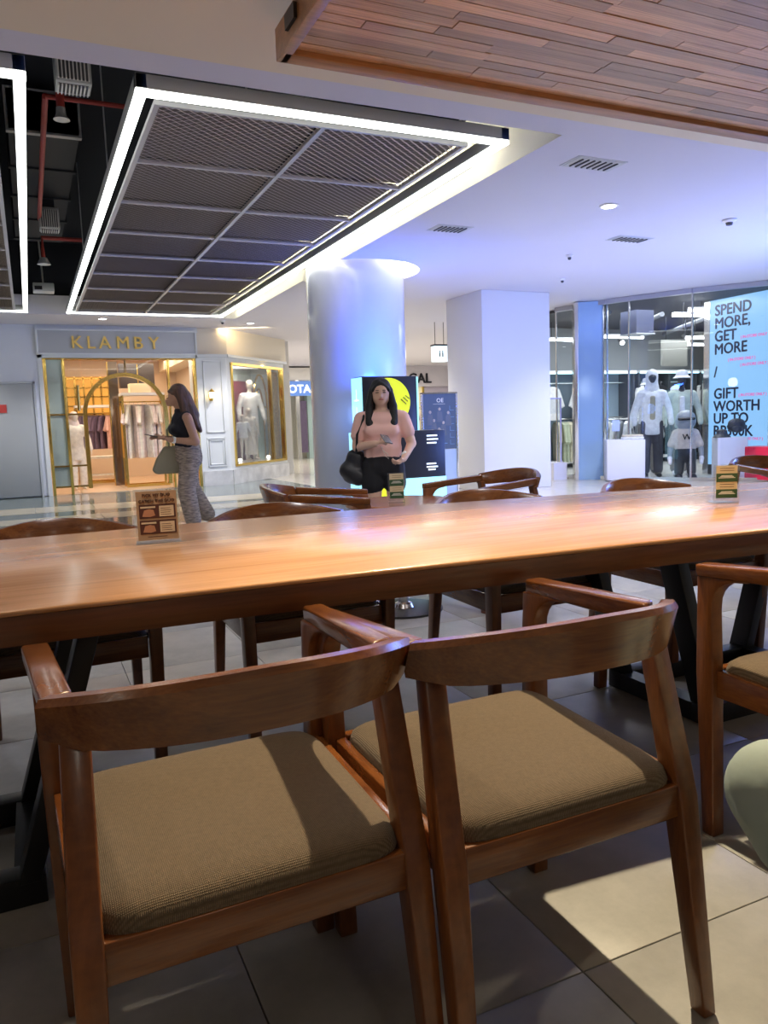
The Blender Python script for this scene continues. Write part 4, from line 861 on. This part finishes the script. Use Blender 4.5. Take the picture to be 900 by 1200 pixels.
def make_chair(label, group):
    t = thing('armchair', label, 'chair', (0, 0, 0), 0, group)
    MB().rings(crest_rings()).build('backrest', TEAK, t, smooth=True, bevel=0)
    for s in (-1, 1):
        # arm: tapered board, wider towards the backrest, with a lapped second piece
        xf, xr = s*.272, s*.247
        MB().hexa([(xf-.022, .285, .685), (xf+.022, .285, .685), (xr+.014, -.118, .704), (xr-.024, -.140, .704)],
                  [(xf-.024, .285, .718), (xf+.024, .285, .718), (xr+.016, -.118, .746), (xr-.028, -.140, .748)]).build('armrest', TEAK_Y, t, bevel=.006)
        # front leg with curved gusset (profile in y,z)
        g = [(.235, 0), (.272, 0), (.292, .43), (.288, .688), (.135, .698), (.135, .690)]
        for k in range(7):
            a = PI/2*k/6; g.append((.165+.078*math.sin(a)-.0, .612+.078*math.cos(a)*.95) if k < 6 else (.243, .60))
        g += [(.238, .43)]
        rngs = [[(s*(.252+.012*(p[1]/.7))-.02, p[0], p[1]) for p in g], [(s*(.252+.012*(p[1]/.7))+.02, p[0], p[1]) for p in g]]
        MB().rings(rngs).build('front_leg', TEAK_Z, t, bevel=.004)
        # rear leg: splayed below the seat, kinked up to the backrest
        lv = [(.250, -.262, 0, .015, .017), (.244, -.206, .40, .021, .025), (.243, -.193, .46, .021, .023), (.234, -.137, .705, .020, .017)]
        MB().rings([[(s*x-w, y-d, z), (s*x+w, y-d, z), (s*x+w, y+d, z), (s*x-w, y+d, z)] for x, y, z, w, d in lv]).build('rear_leg', TEAK_Z, t, bevel=.004)
        MB().hexa([(s*.246-.012, -.19, .375), (s*.246+.012, -.19, .375), (s*.252+.012, .25, .375), (s*.252-.012, .25, .375)],
                  [(s*.246-.012, -.19, .435), (s*.246+.012, -.19, .435), (s*.252+.012, .25, .445), (s*.252-.012, .25, .445)]).build('side_rail', TEAK_Y, t, bevel=.003)
    MB().box(-.235, .235, .247, .272, .375, .445).build('front_rail', TEAK, t, bevel=.003)
    MB().box(-.235, .235, -.222, -.197, .365, .428).build('rear_rail', TEAK, t, bevel=.003)
    # upholstered seat, slightly domed, wider at the front
    n = 10; vs = []; top = []
    def se(u, v, z, inset): return ((.243-.012*(1-v)/2-inset)*u, .02+(.238-inset)*v, z)
    rg = []
    for inset, z in ((.0, .425), (-.003, .44), (.002, .458), (.014, .468), (.05, .475), (.12, .479), (.19, .480)):
        ring = []
        for k in range(40):
            a = 2*PI*k/40; c, s2_ = math.cos(a), math.sin(a); e = .22
            u = math.copysign(abs(c)**e, c); v = math.copysign(abs(s2_)**e, s2_); p = se(u, v, z, inset); ring.append((p[0], p[1], p[2]-.006*(1-v)/2))
        rg.append(ring)
    MB().rings(rg).build('seat', FABRIC, t, smooth=True)
    return t
G1 = 'armchairs around the communal table'
c0 = make_chair('nearest teak armchair in front at left, curved back toward the viewer, brown woven seat', G1); c0.location = (.256, 1.245, 0); c0.rotation_euler = (0, 0, R(1))
dup(c0, (.796, 1.214, 0), R(0), 'teak armchair in front at centre right, lamplight on its brown woven seat', G1)
dup(c0, (1.80, 1.132, 0), R(0), 'teak armchair cut off by the right frame edge, beside the green trousered knee', G1)
dup(c0, (.06, 2.78, 0), R(180), 'teak armchair across the table at far left, behind the brown menu card', G1)
dup(c0, (.87, 2.75, 0), R(181), 'teak armchair across the table, second from left, beneath the side chair of the round table', G1)
dup(c0, (1.78, 2.65, 0), R(180), 'teak armchair across the table, just right of the round table', G1)
dup(c0, (2.62, 2.60, 0), R(180), 'teak armchair across the table in front of the fashion shop floor, second from right', G1)
dup(c0, (-.72, 1.25, 0), R(3), 'teak armchair left of the nearest one, outside the left frame edge', G1)
G2 = 'armchairs at the round table'
dup(c0, (1.40, 3.95, 0), R(-112), 'teak armchair on the left side of the small round table', G2)
dup(c0, (2.50, 3.95, 0), R(98), 'teak armchair on the right side of the small round table', G2)
dup(c0, (4.42, 3.45, 0), R(170), 'teak armchair at the far right, behind the green and cream menu card', 'armchair near the fashion shop')

# small round table
RX, RY, RZ = 1.93, 4.0, .645
rt_ = thing('round_table', 'small round teak cafe table on a black pedestal with disc base', 'table', (RX, RY, 0))
MB().lathe([(.31, RZ-.03), (.32, RZ-.02), (.32, RZ-.004), (.315, RZ)], n=48).build('table_top', wood('round_teak', (.22, .075, .028), (.50, .22, .10), (3, 12, 12), .25, .3), rt_, smooth=True)
MB().lathe([(.23, 0), (.23, .012), (.20, .018)], n=40).build('base_disc', BLK, rt_, smooth=True); MB().lathe([(.06, .018), (.05, .04), (.03, .05), (.03, RZ-.03)], n=20).build('pedestal', CHROME, rt_, smooth=True)

# menu cards
def menu(loc, rz, w, h, label, style, lift=.0):
    t = thing('menu_stand', label, 'menu card', loc, rz)
    MB().box(-w/2-.005, w/2+.005, -.0015, .0015, .0, h+.004).build('acrylic_sheet', ACRYL, t); MB().box(-w/2-.005, w/2+.005, 0, .07, 0, .003).build('acrylic_foot', ACRYL, t)
    return t
KR = mat('kraft_card', (.38, .24, .13), .7, var=.06); BRN = mat('chocolate_print', (.07, .018, .010), .6); CRP = mat('cream_print', (.62, .48, .30), .6)
m = menu((.322, 2.303, TT+.0005), R(-6), .118, .158, 'brown kraft menu card with two dark boxes on the table at left, PICK MY DUO', 0)
cd = MB().box(-.057, .057, -.004, -.002, .012, .155).build('card', KR, m)
text('title', 'PICK MY DUO', .0125, BRN, (0, -.0045, .139), parent=cd, ext=.0002, bold=.0003, align='CENTER'); text('title', 'CATCH THE DUO', .0125, BRN, (0, -.0045, .122), parent=cd, ext=.0002, bold=.0003, align='CENTER')
text('title', 'or', .006, BRN, (0, -.0045, .134), parent=cd, ext=.0002, align='CENTER')
for z0 in (.076, .030):
    MB().box(-.050, .052, -.0052, -.004, z0, z0+.040).build('printed_box', BRN, cd, bevel=.0)
    MB().box(.006, .047, -.0058, -.0052, z0+.004, z0+.035).build('price_box', CRP, cd)
    MB().box(-.046, -.004, -.0058, -.0052, z0+.030, z0+.035).build('caption_bar', CRP, cd)
    MB().prism([(-.042, z0+.006), (-.036, z0+.024), (-.022, z0+.027), (-.01, z0+.024), (-.006, z0+.008), (-.02, z0+.004)], 'y', -.0058, -.0052).build('food_picture', mat('food_print', (.45, .20, .10), .6), cd)
    for k in range(4): MB().box(.010, .040-.003*(k % 2), -.0061, -.0058, z0+.009+.006*k, z0+.0105+.006*k).build('text_line', BRN, cd)
MB().box(-.03, .025, -.0045, -.004, .021, .0225).build('text_line', BRN, cd)
GRN = mat('forest_green_print', (.03, .085, .035), .6); CRM2 = mat('cream_card', (.62, .53, .34), .7); LCP = mat('light_print', (.8, .8, .72), .6)
def green_menu(loc, rz, w, h, label):
    m = menu(loc, rz, w, h, label, 1)
    cd = MB().box(-w/2+.003, w/2-.003, -.004, -.002, .02*h/.14, h).build('card', CRM2, m)
    u = h-.02*h/.14; z_ = .02*h/.14
    for a, b_ in ((0, .27), (.50, .76)):
        MB().box(-w/2+.003, w/2-.003, -.0048, -.004, z_+u*a, z_+u*b_).build('green_band', GRN, cd)
        for k, f in enumerate((.45, .58, .70)): MB().box(-w*(.36-.06*k), w*(.36-.06*k), -.0052, -.0048, z_+u*(a+(b_-a)*f), z_+u*(a+(b_-a)*f)+.0022).build('text_line', LCP, cd)
    for a in (.34, .42, .84, .91): MB().box(-w*.3, w*.32, -.0044, -.004, z_+u*a, z_+u*a+.0015).build('text_line', BRN, cd)
    return m
green_menu((2.245, 1.975, TT+.0005), R(-28), .080, .135, 'cream and green banded menu card on the long table at right')
green_menu((RX-.06, RY-.08, RZ+.0005), R(-18), .085, .165, 'narrow grey and cream menu card standing on the small round table')

# ================================================================== PEOPLE
def hand(mb, palm, dirv, side, s=1, curl=.5, r=.0085):
    """palm blob + five bent fingers; dirv = finger direction, side = across the knuckles"""
    d = Vector(dirv).normalized(); w = Vector(side).normalized(); n = d.cross(w); p = Vector(palm)
    mb.cap(p-d*.035*s, p+d*.03*s, .026*s, .032*s, 1, .6)
    for k, L_ in enumerate((.062, .072, .068, .052)):
        b0 = p+d*.04*s+w*(.027-.018*k)*s; m1_ = b0+(d*math.cos(curl)+n*math.sin(curl))*L_*.55*s; e = m1_+(d*math.cos(curl*2.2)+n*math.sin(curl*2.2))*L_*.5*s
        mb.cap(b0, m1_, r*s, r*.9*s); mb.cap(m1_, e, r*.9*s, r*.75*s)
    b0 = p-d*.01*s+w*.03*s; m1_ = b0+(d*.6+w*.6+n*.4)*.04*s; mb.cap(b0, m1_, r*1.15*s, r*s); mb.cap(m1_, m1_+(d*.9+n*.5)*.03*s, r*s, r*.85*s)

def face(t, c, s, tilt=0, skin=None, lips=(.45, .12, .10), parent=None):
    """brows, eyes, lips as small pieces on a head centred at c facing -y"""
    cx, cy_, cz = c
    for q in (-1, 1):
        MB().cap((cx+q*.020*s, cy_-.088*s, cz+.030*s), (cx+q*.046*s, cy_-.078*s, cz+.030*s), .0045*s, .003*s, 1, .6).build('eyebrow', HAIRB, t, smooth=True)
        MB().cap((cx+q*.022*s, cy_-.086*s, cz+.010*s), (cx+q*.044*s, cy_-.079*s, cz+.009*s), .0052*s, .0045*s, 1, .7).build('eye', mat('eye_dark', (.02, .012, .01), .25), t, smooth=True)
    MB().cap((cx-.018*s, cy_-.090*s, cz-.052*s), (cx+.018*s, cy_-.090*s, cz-.052*s), .0065*s, .0065*s, 1, .8).build('lips', mat('lips', lips, .4), t, smooth=True)

# --- woman in pink, facing the viewer behind the round table
PW_S = .92
pw = thing('person', 'person with long black hair, pink T-shirt and black shorts looking down at a phone', 'person', (2.72, 5.95, 0), R(-24.6))
b = MB()
b.cap((0, -.02, 1.43), (0, -.03, 1.49), .080, .086, .98, 1.08); b.cap((0, -.055, 1.40), (0, -.06, 1.42), .055, .06, 1, .9)   # skull, jaw
b.cap((0, -.122, 1.462), (0, -.132, 1.437), .010, .014)                                                                    # nose
for q in (-1, 1): b.cap((q*.078, -.02, 1.45), (q*.080, -.015, 1.47), .012, .014, .5, 1)
b.cap((0, .01, 1.27), (0, -.01, 1.38), .06, .052)
b.cap((0, 0, 1.02), (0, 0, 1.22), .15, .16, 1, .68); b.cap((0, 0, .86), (0, 0, .93), .165, .16, 1, .72); b.cap((-.15, 0, 1.245), (.15, 0, 1.245), .058, .058)
# image-left arm (her right, -x): elbow bent, hand with phone at chest
b.cap((-.19, 0, 1.235), (-.235, -.02, .985), .058, .048); b.cap((-.235, -.02, .985), (-.06, -.23, 1.015), .046, .031)
hand(b, (-.015, -.25, 1.025), (1, -.25, .12), (0, -.2, 1), .95, .7)
# image-right arm (+x): hand on the hem
b.cap((.19, 0, 1.235), (.265, .0, 1.00), .056, .046); b.cap((.265, 0, 1.00), (.185, -.14, .865), .044, .030)
hand(b, (.155, -.175, .85), (-.75, -.35, -.35), (.2, -.6, .6), .95, .8)
for q in (-1, 1): b.cap((q*.085, 0, .84), (q*.09, -.01, .47), .095, .062); b.cap((q*.09, -.01, .47), (q*.095, .02, .10), .058, .038); b.cap((q*.095, .03, .045), (q*.105, -.13, .035), .04, .032)
b.blob('body', SKIN, pw, .011, 3); pw.scale = (.93, .93, .915)
face(pw, (0, -.034, 1.462), 1.0)
g = MB(); g.cap((0, 0, .98), (0, 0, 1.2), .172, .178, 1, .70); g.cap((0, -.01, .88), (0, -.01, .97), .165, .172, 1.04, .72); g.cap((-.15, 0, 1.25), (.15, 0, 1.25), .068, .068); g.cap((-.09, -.08, 1.13), (.09, -.08, 1.13), .07, .07)
for q, e in ((-1, (-.222, -.01, 1.09)), (1, (.232, 0, 1.11))): g.cap((q*.185, 0, 1.24), e, .070, .068)
g.blob('tshirt', mat('pink_tshirt', (.92, .57, .50), .8, bump=.25, bscale=9), pw, .012, 3)
MB().tube([(-.01, -.14, .985), (.02, -.150, .90), (.05, -.145, .87), (.04, -.15, .92), (-.0, -.15, .95)], .0035, 6).build('drawstring', CRM, pw)
g = MB(); g.cap((0, 0, .80), (0, 0, .90), .182, .175, 1, .74)
for q in (-1, 1): g.cap((q*.09, 0, .80), (q*.10, -.01, .64), .108, .108)
g.blob('shorts', mat('black_shorts', (.012, .012, .016), .8), pw, .013, 3)
h = MB(); h.cap((0, .02, 1.49), (0, -.005, 1.515), .100, .098, 1.0, 1.02); h.cap((0, .05, 1.30), (0, .04, 1.48), .10, .095, 1.15, .6)
for q in (-1, 1):
    h.cap((q*.084, -.02, 1.50), (q*.108, -.03, 1.36), .030, .038, .9, 1.1); h.cap((q*.108, -.03, 1.36), (q*.112, -.085, 1.20), .040, .036, 1, .8); h.cap((q*.105, -.095, 1.20), (q*.10, -.125, 1.11+.02*q), .036, .012, 1, .8)
    h.cap((q*.0, -.085, 1.560), (q*.072, -.078, 1.495), .022, .018)
h.blob('hair', HAIRB, pw, .010, 3)
MB().lathe([(.036, 0), (.038, .012), (.036, .024)], n=16).build('watch', PW, pw).matrix_local = Matrix.Translation((.203, -.105, .895)) @ Matrix.Rotation(R(-45), 4, 'X') @ Matrix.Rotation(R(-25), 4, 'Y')
for q in (-1, 1): MB().cap((q*.095, .03, .045), (q*.107, -.14, .035), .048, .040, 1, .8).build('shoe', BLK, pw, smooth=True)
ph = thing('phone', 'silver grey phone held by the person in pink', 'phone', (2.72, 5.95, 0), R(-24.6)); 
e = MB().box(-.038, .038, -.005, .005, -.075, .075).build('phone_body', mat('phone_grey', (.25, .24, .24), .25, .4), ph, bevel=.003); e.location = (.035, -.30, 1.055); e.rotation_euler = (R(-62), R(12), R(25))
e2 = MB().box(-.034, .034, .0052, .0058, -.07, .07).build('screen', mat('phone_screen', (.3, .3, .34), .1, emit=(.5, .55, .6), es=.4), ph); e2.location = e.location; e2.rotation_euler = e.rotation_euler; ph.scale = (.93, .93, .915)
tb_ = thing('shoulder_bag', 'black slouchy shoulder bag hanging at the side of the person in pink', 'bag', (2.72, 5.95, 0), R(-24.6))
g = MB(); g.cap((-.27, .05, .72), (-.245, .03, .90), .12, .09, 1.0, .75); g.cap((-.33, .02, .78), (-.22, .02, .70), .09, .09, 1, .8); g.blob('bag_body', mat('black_leather', (.018, .018, .024), .4, bump=.5, bscale=14), tb_, .014, 3)
tb_.scale = (.93, .93, .915)
MB().tube([(-.24, -.06, .93), (-.225, -.095, 1.1), (-.165, -.082, 1.24), (-.15, 0, 1.33), (-.165, .085, 1.22), (-.24, .08, .95)], .011, 8).build('strap', BLK, tb_, smooth=True)

# --- woman walking left in black top
pk = thing('person', 'person with long brown hair, black sleeveless top and heathered trousers walking left with a phone', 'person', (1.50, 8.35, 0), R(-88))
b = MB()   # local facing -y
b.cap((0, -.06, 1.43), (0, -.05, 1.475), .074, .084, .88, 1.1); b.cap((0, -.12, 1.385), (0, -.11, 1.40), .045, .05, 1, .9); b.cap((0, -.150, 1.425), (0, -.168, 1.402), .009, .013); b.cap((0, -.148, 1.362), (0, -.15, 1.37), .018, .018)
for q in (-1, 1): b.cap((q*.075, -.05, 1.43), (q*.077, -.045, 1.45), .012, .014, .5, 1)
b.cap((0, .01, 1.24), (0, -.045, 1.36), .055, .048); b.cap((0, .01, 1.0), (0, .0, 1.19), .125, .145, 1, .74); b.cap((0, .03, .84), (0, .03, .92), .15, .145, 1, .80); b.cap((-.14, .01, 1.225), (.14, .01, 1.225), .052, .052)
b.cap((.175, .01, 1.215), (.205, .075, .965), .052, .044); b.cap((.205, .075, .965), (.09, -.185, 1.0), .044, .028); hand(b, (.06, -.235, 1.02), (-.25, -1, .1), (.5, 0, .8), .95, .55)
b.cap((-.175, .01, 1.215), (-.195, .03, .98), .050, .042); b.cap((-.195, .03, .98), (-.05, -.21, 1.02), .042, .028); hand(b, (-.02, -.26, 1.03), (.25, -1, .1), (-.5, 0, .8), .95, .55)
b.cap((.08, .03, .82), (.085, -.03, .46), .09, .058); b.cap((.085, -.03, .46), (.09, .03, .09), .055, .036); b.cap((.09, .04, .045), (.095, -.11, .03), .036, .028)
b.cap((-.08, .03, .82), (-.085, .05, .47), .09, .058); b.cap((-.085, .05, .47), (-.085, .24, .12), .055, .036); b.cap((-.085, .28, .08), (-.085, .18, .025), .036, .028)
b.blob('body', SKIN2, pk, .011, 3)
face(pk, (0, -.072, 1.425), .95)
g = MB(); g.cap((0, .01, .96), (0, .0, 1.18), .142, .158, 1, .80); g.cap((0, .03, .88), (0, .02, .95), .158, .15, 1, .82); g.cap((-.11, .01, 1.235), (.11, .01, 1.235), .058, .058); g.cap((-.07, -.09, 1.10), (.07, -.09, 1.10), .062, .062); g.cap((0, -.02, 1.26), (0, -.03, 1.29), .062, .058)
g.blob('sleeveless_top', mat('black_knit', (.010, .010, .018), .8), pk, .012, 3)
HEATH = mat('heather_trousers', (.30, .24, .20), .9, var=.55, vscale=60, stretch=(.3, .3, 1.4))
g = MB(); g.cap((0, .035, .80), (0, .03, .885), .170, .160, 1, .88)
g.cap((.085, .03, .80), (.09, -.03, .45), .112, .098); g.cap((.09, -.03, .45), (.095, .02, .14), .098, .088); g.cap((-.085, .03, .80), (-.09, .06, .46), .112, .098); g.cap((-.09, .06, .46), (-.09, .22, .17), .098, .085)
g.blob('trousers', HEATH, pk, .013, 3)
h = MB(); h.cap((0, -.035, 1.485), (0, -.02, 1.49), .094, .093, .95, 1.08); h.cap((0, .02, 1.45), (0, .10, 1.25), .095, .092, .95, .85); h.cap((0, .10, 1.25), (.02, .17, 1.08), .085, .035, 1, .7); h.cap((.06, -.03, 1.46), (.082, .02, 1.26), .038, .045, .8, 1.2); h.cap((-.06, -.03, 1.46), (-.082, .02, 1.26), .038, .045, .8, 1.2); h.cap((0, -.125, 1.50), (.045, -.10, 1.48), .022, .022)
h.cap((.06, .06, 1.33), (.10, .13, 1.12), .045, .02)
h.blob('hair', HAIRBR, pk, .010, 3)
MB().lathe([(.034, 0), (.036, .012), (.034, .024)], n=16).build('watch', PW, pk).matrix_local = Matrix.Translation((.118, -.125, .992)) @ Matrix.Rotation(R(80), 4, 'X') @ Matrix.Rotation(R(25), 4, 'Y')
for (p_, q_) in (((.09, .05, .045), (.097, -.12, .032)), ((-.085, .28, .08), (-.085, .19, .035))): MB().cap(p_, q_, .044, .036, 1, .9).build('shoe', BLK, pk, smooth=True)
ph = thing('phone', 'dark phone held out by the person walking left', 'phone', (1.50, 8.35, 0), R(-88)); e = MB().box(-.036, .036, -.075, .075, -.004, .004).build('phone_body', BLK, ph, bevel=.003); e.location = (.02, -.335, 1.045); e.rotation_euler = (R(-14), 0, 0)
e = MB().box(-.032, .032, -.07, .07, .0042, .0048).build('screen', mat('phone_screen', (.3, .3, .34), .1, emit=(.5, .55, .6), es=.4), ph); e.location = (.02, -.335, 1.045); e.rotation_euler = (R(-14), 0, 0)
tb_ = thing('tote_bag', 'olive tote bag hanging in front of the person walking left', 'bag', (1.50, 8.35, 0), R(-88))
g = MB(); g.rings([[(-.02+dx*w*.7, y_-.13+dy*.8, z) for dx, dy in ((-.5, -a), (.5, -a), (.5, a), (-.5, a))] for z, w, a, y_ in ((.64, .13, .15, -.06), (.68, .15, .185, -.07), (.80, .12, .15, -.05), (.93, .06, .08, -.02))]); g.build('bag_body', mat('olive_canvas', (.30, .27, .19), .8, bump=.3, bscale=20), tb_, bevel=.02)
MB().tube([(-.02, -.16, .92), (-.09, -.16, 1.1), (-.13, -.06, 1.24), (-.14, .02, 1.29), (-.15, .10, 1.2), (-.13, .06, .98), (-.03, -.12, .92)], .010, 8).build('strap', mat('olive_canvas', (.30, .27, .19), .8), tb_, smooth=True)

# --- seated person whose green trousered knee enters at lower right
ps_ = thing('person', 'seated person at the right edge of whom only a sage green trousered knee shows', 'person', (0, 0, 0))
SAGE = mat('sage_trousers', (.33, .40, .37), .85, bump=.45, bscale=7)
g = MB(); g.cap((1.47, .36, .53), (1.46, .36, .62), .15, .14); g.cap((1.40, .42, .54), (1.075, .83, .475), .12, .085); g.cap((1.075, .83, .475), (1.12, .81, .39), .085, .085); g.cap((1.10, .81, .42), (1.32, .60, .12), .085, .07)
g.cap((1.55, .45, .55), (1.32, .84, .46), .12, .09); g.cap((1.32, .84, .46), (1.50, .62, .14), .085, .075)
g.blob('trousers', SAGE, ps_, .013, 4)
b = MB(); b.cap((1.47, .34, .68), (1.50, .28, 1.0), .13, .15, 1.1, .8); b.cap((1.36, .24, 1.04), (1.64, .34, 1.04), .06, .06); b.cap((1.50, .28, 1.08), (1.49, .30, 1.18), .05, .048); b.cap((1.49, .31, 1.24), (1.49, .31, 1.29), .08, .088)
b.cap((1.36, .24, 1.02), (1.30, .26, .78), .05, .04); b.cap((1.30, .26, .78), (1.30, .50, .70), .04, .03); hand(b, (1.30, .54, .69), (-.2, 1, -.2), (-1, 0, 0), .95, .5)
b.cap((1.64, .34, 1.02), (1.68, .42, .78), .05, .04); b.cap((1.68, .42, .78), (1.5, .60, .70), .04, .03); hand(b, (1.46, .63, .68), (-.6, .7, -.2), (-.7, -.7, 0), .95, .5)
b.cap((1.32, .60, .12), (1.28, .68, .04), .035, .03); b.cap((1.50, .62, .12), (1.48, .70, .04), .035, .03)
b.blob('body', SKIN, ps_, .012, 3)
g = MB(); g.cap((1.47, .34, .66), (1.50, .28, 1.0), .145, .165, 1.1, .85); g.cap((1.36, .24, 1.05), (1.64, .34, 1.05), .068, .068); g.cap((1.36, .24, 1.02), (1.31, .26, .88), .065, .062); g.cap((1.64, .34, 1.02), (1.67, .40, .88), .065, .062)
g.blob('shirt', mat('sage_shirt', (.45, .50, .42), .85), ps_, .013, 3)
h = MB(); h.cap((1.50, .29, 1.27), (1.50, .29, 1.31), .092, .092); h.blob('hair', HAIRB, ps_, .012, 2)
for (p_, q_) in (((1.33, .60, .05), (1.26, .71, .038)), ((1.51, .61, .05), (1.46, .73, .038))): MB().cap(p_, q_, .045, .036, 1, .85).build('shoe', PW, ps_, smooth=True)
sto = thing('stool', 'low round wooden stool under the seated person at right', 'stool', (1.47, .38, 0))
MB().lathe([(.16, .36), (.165, .375), (.155, .39)], n=28).build('seat', TEAK, sto, smooth=True)
for k in range(3): a = 2*PI*k/3+.4; MB().tube([(.11*math.cos(a), .11*math.sin(a), .36), (.15*math.cos(a), .15*math.sin(a), 0)], .016, 8).build('leg', TEAK_Z, sto, smooth=True)
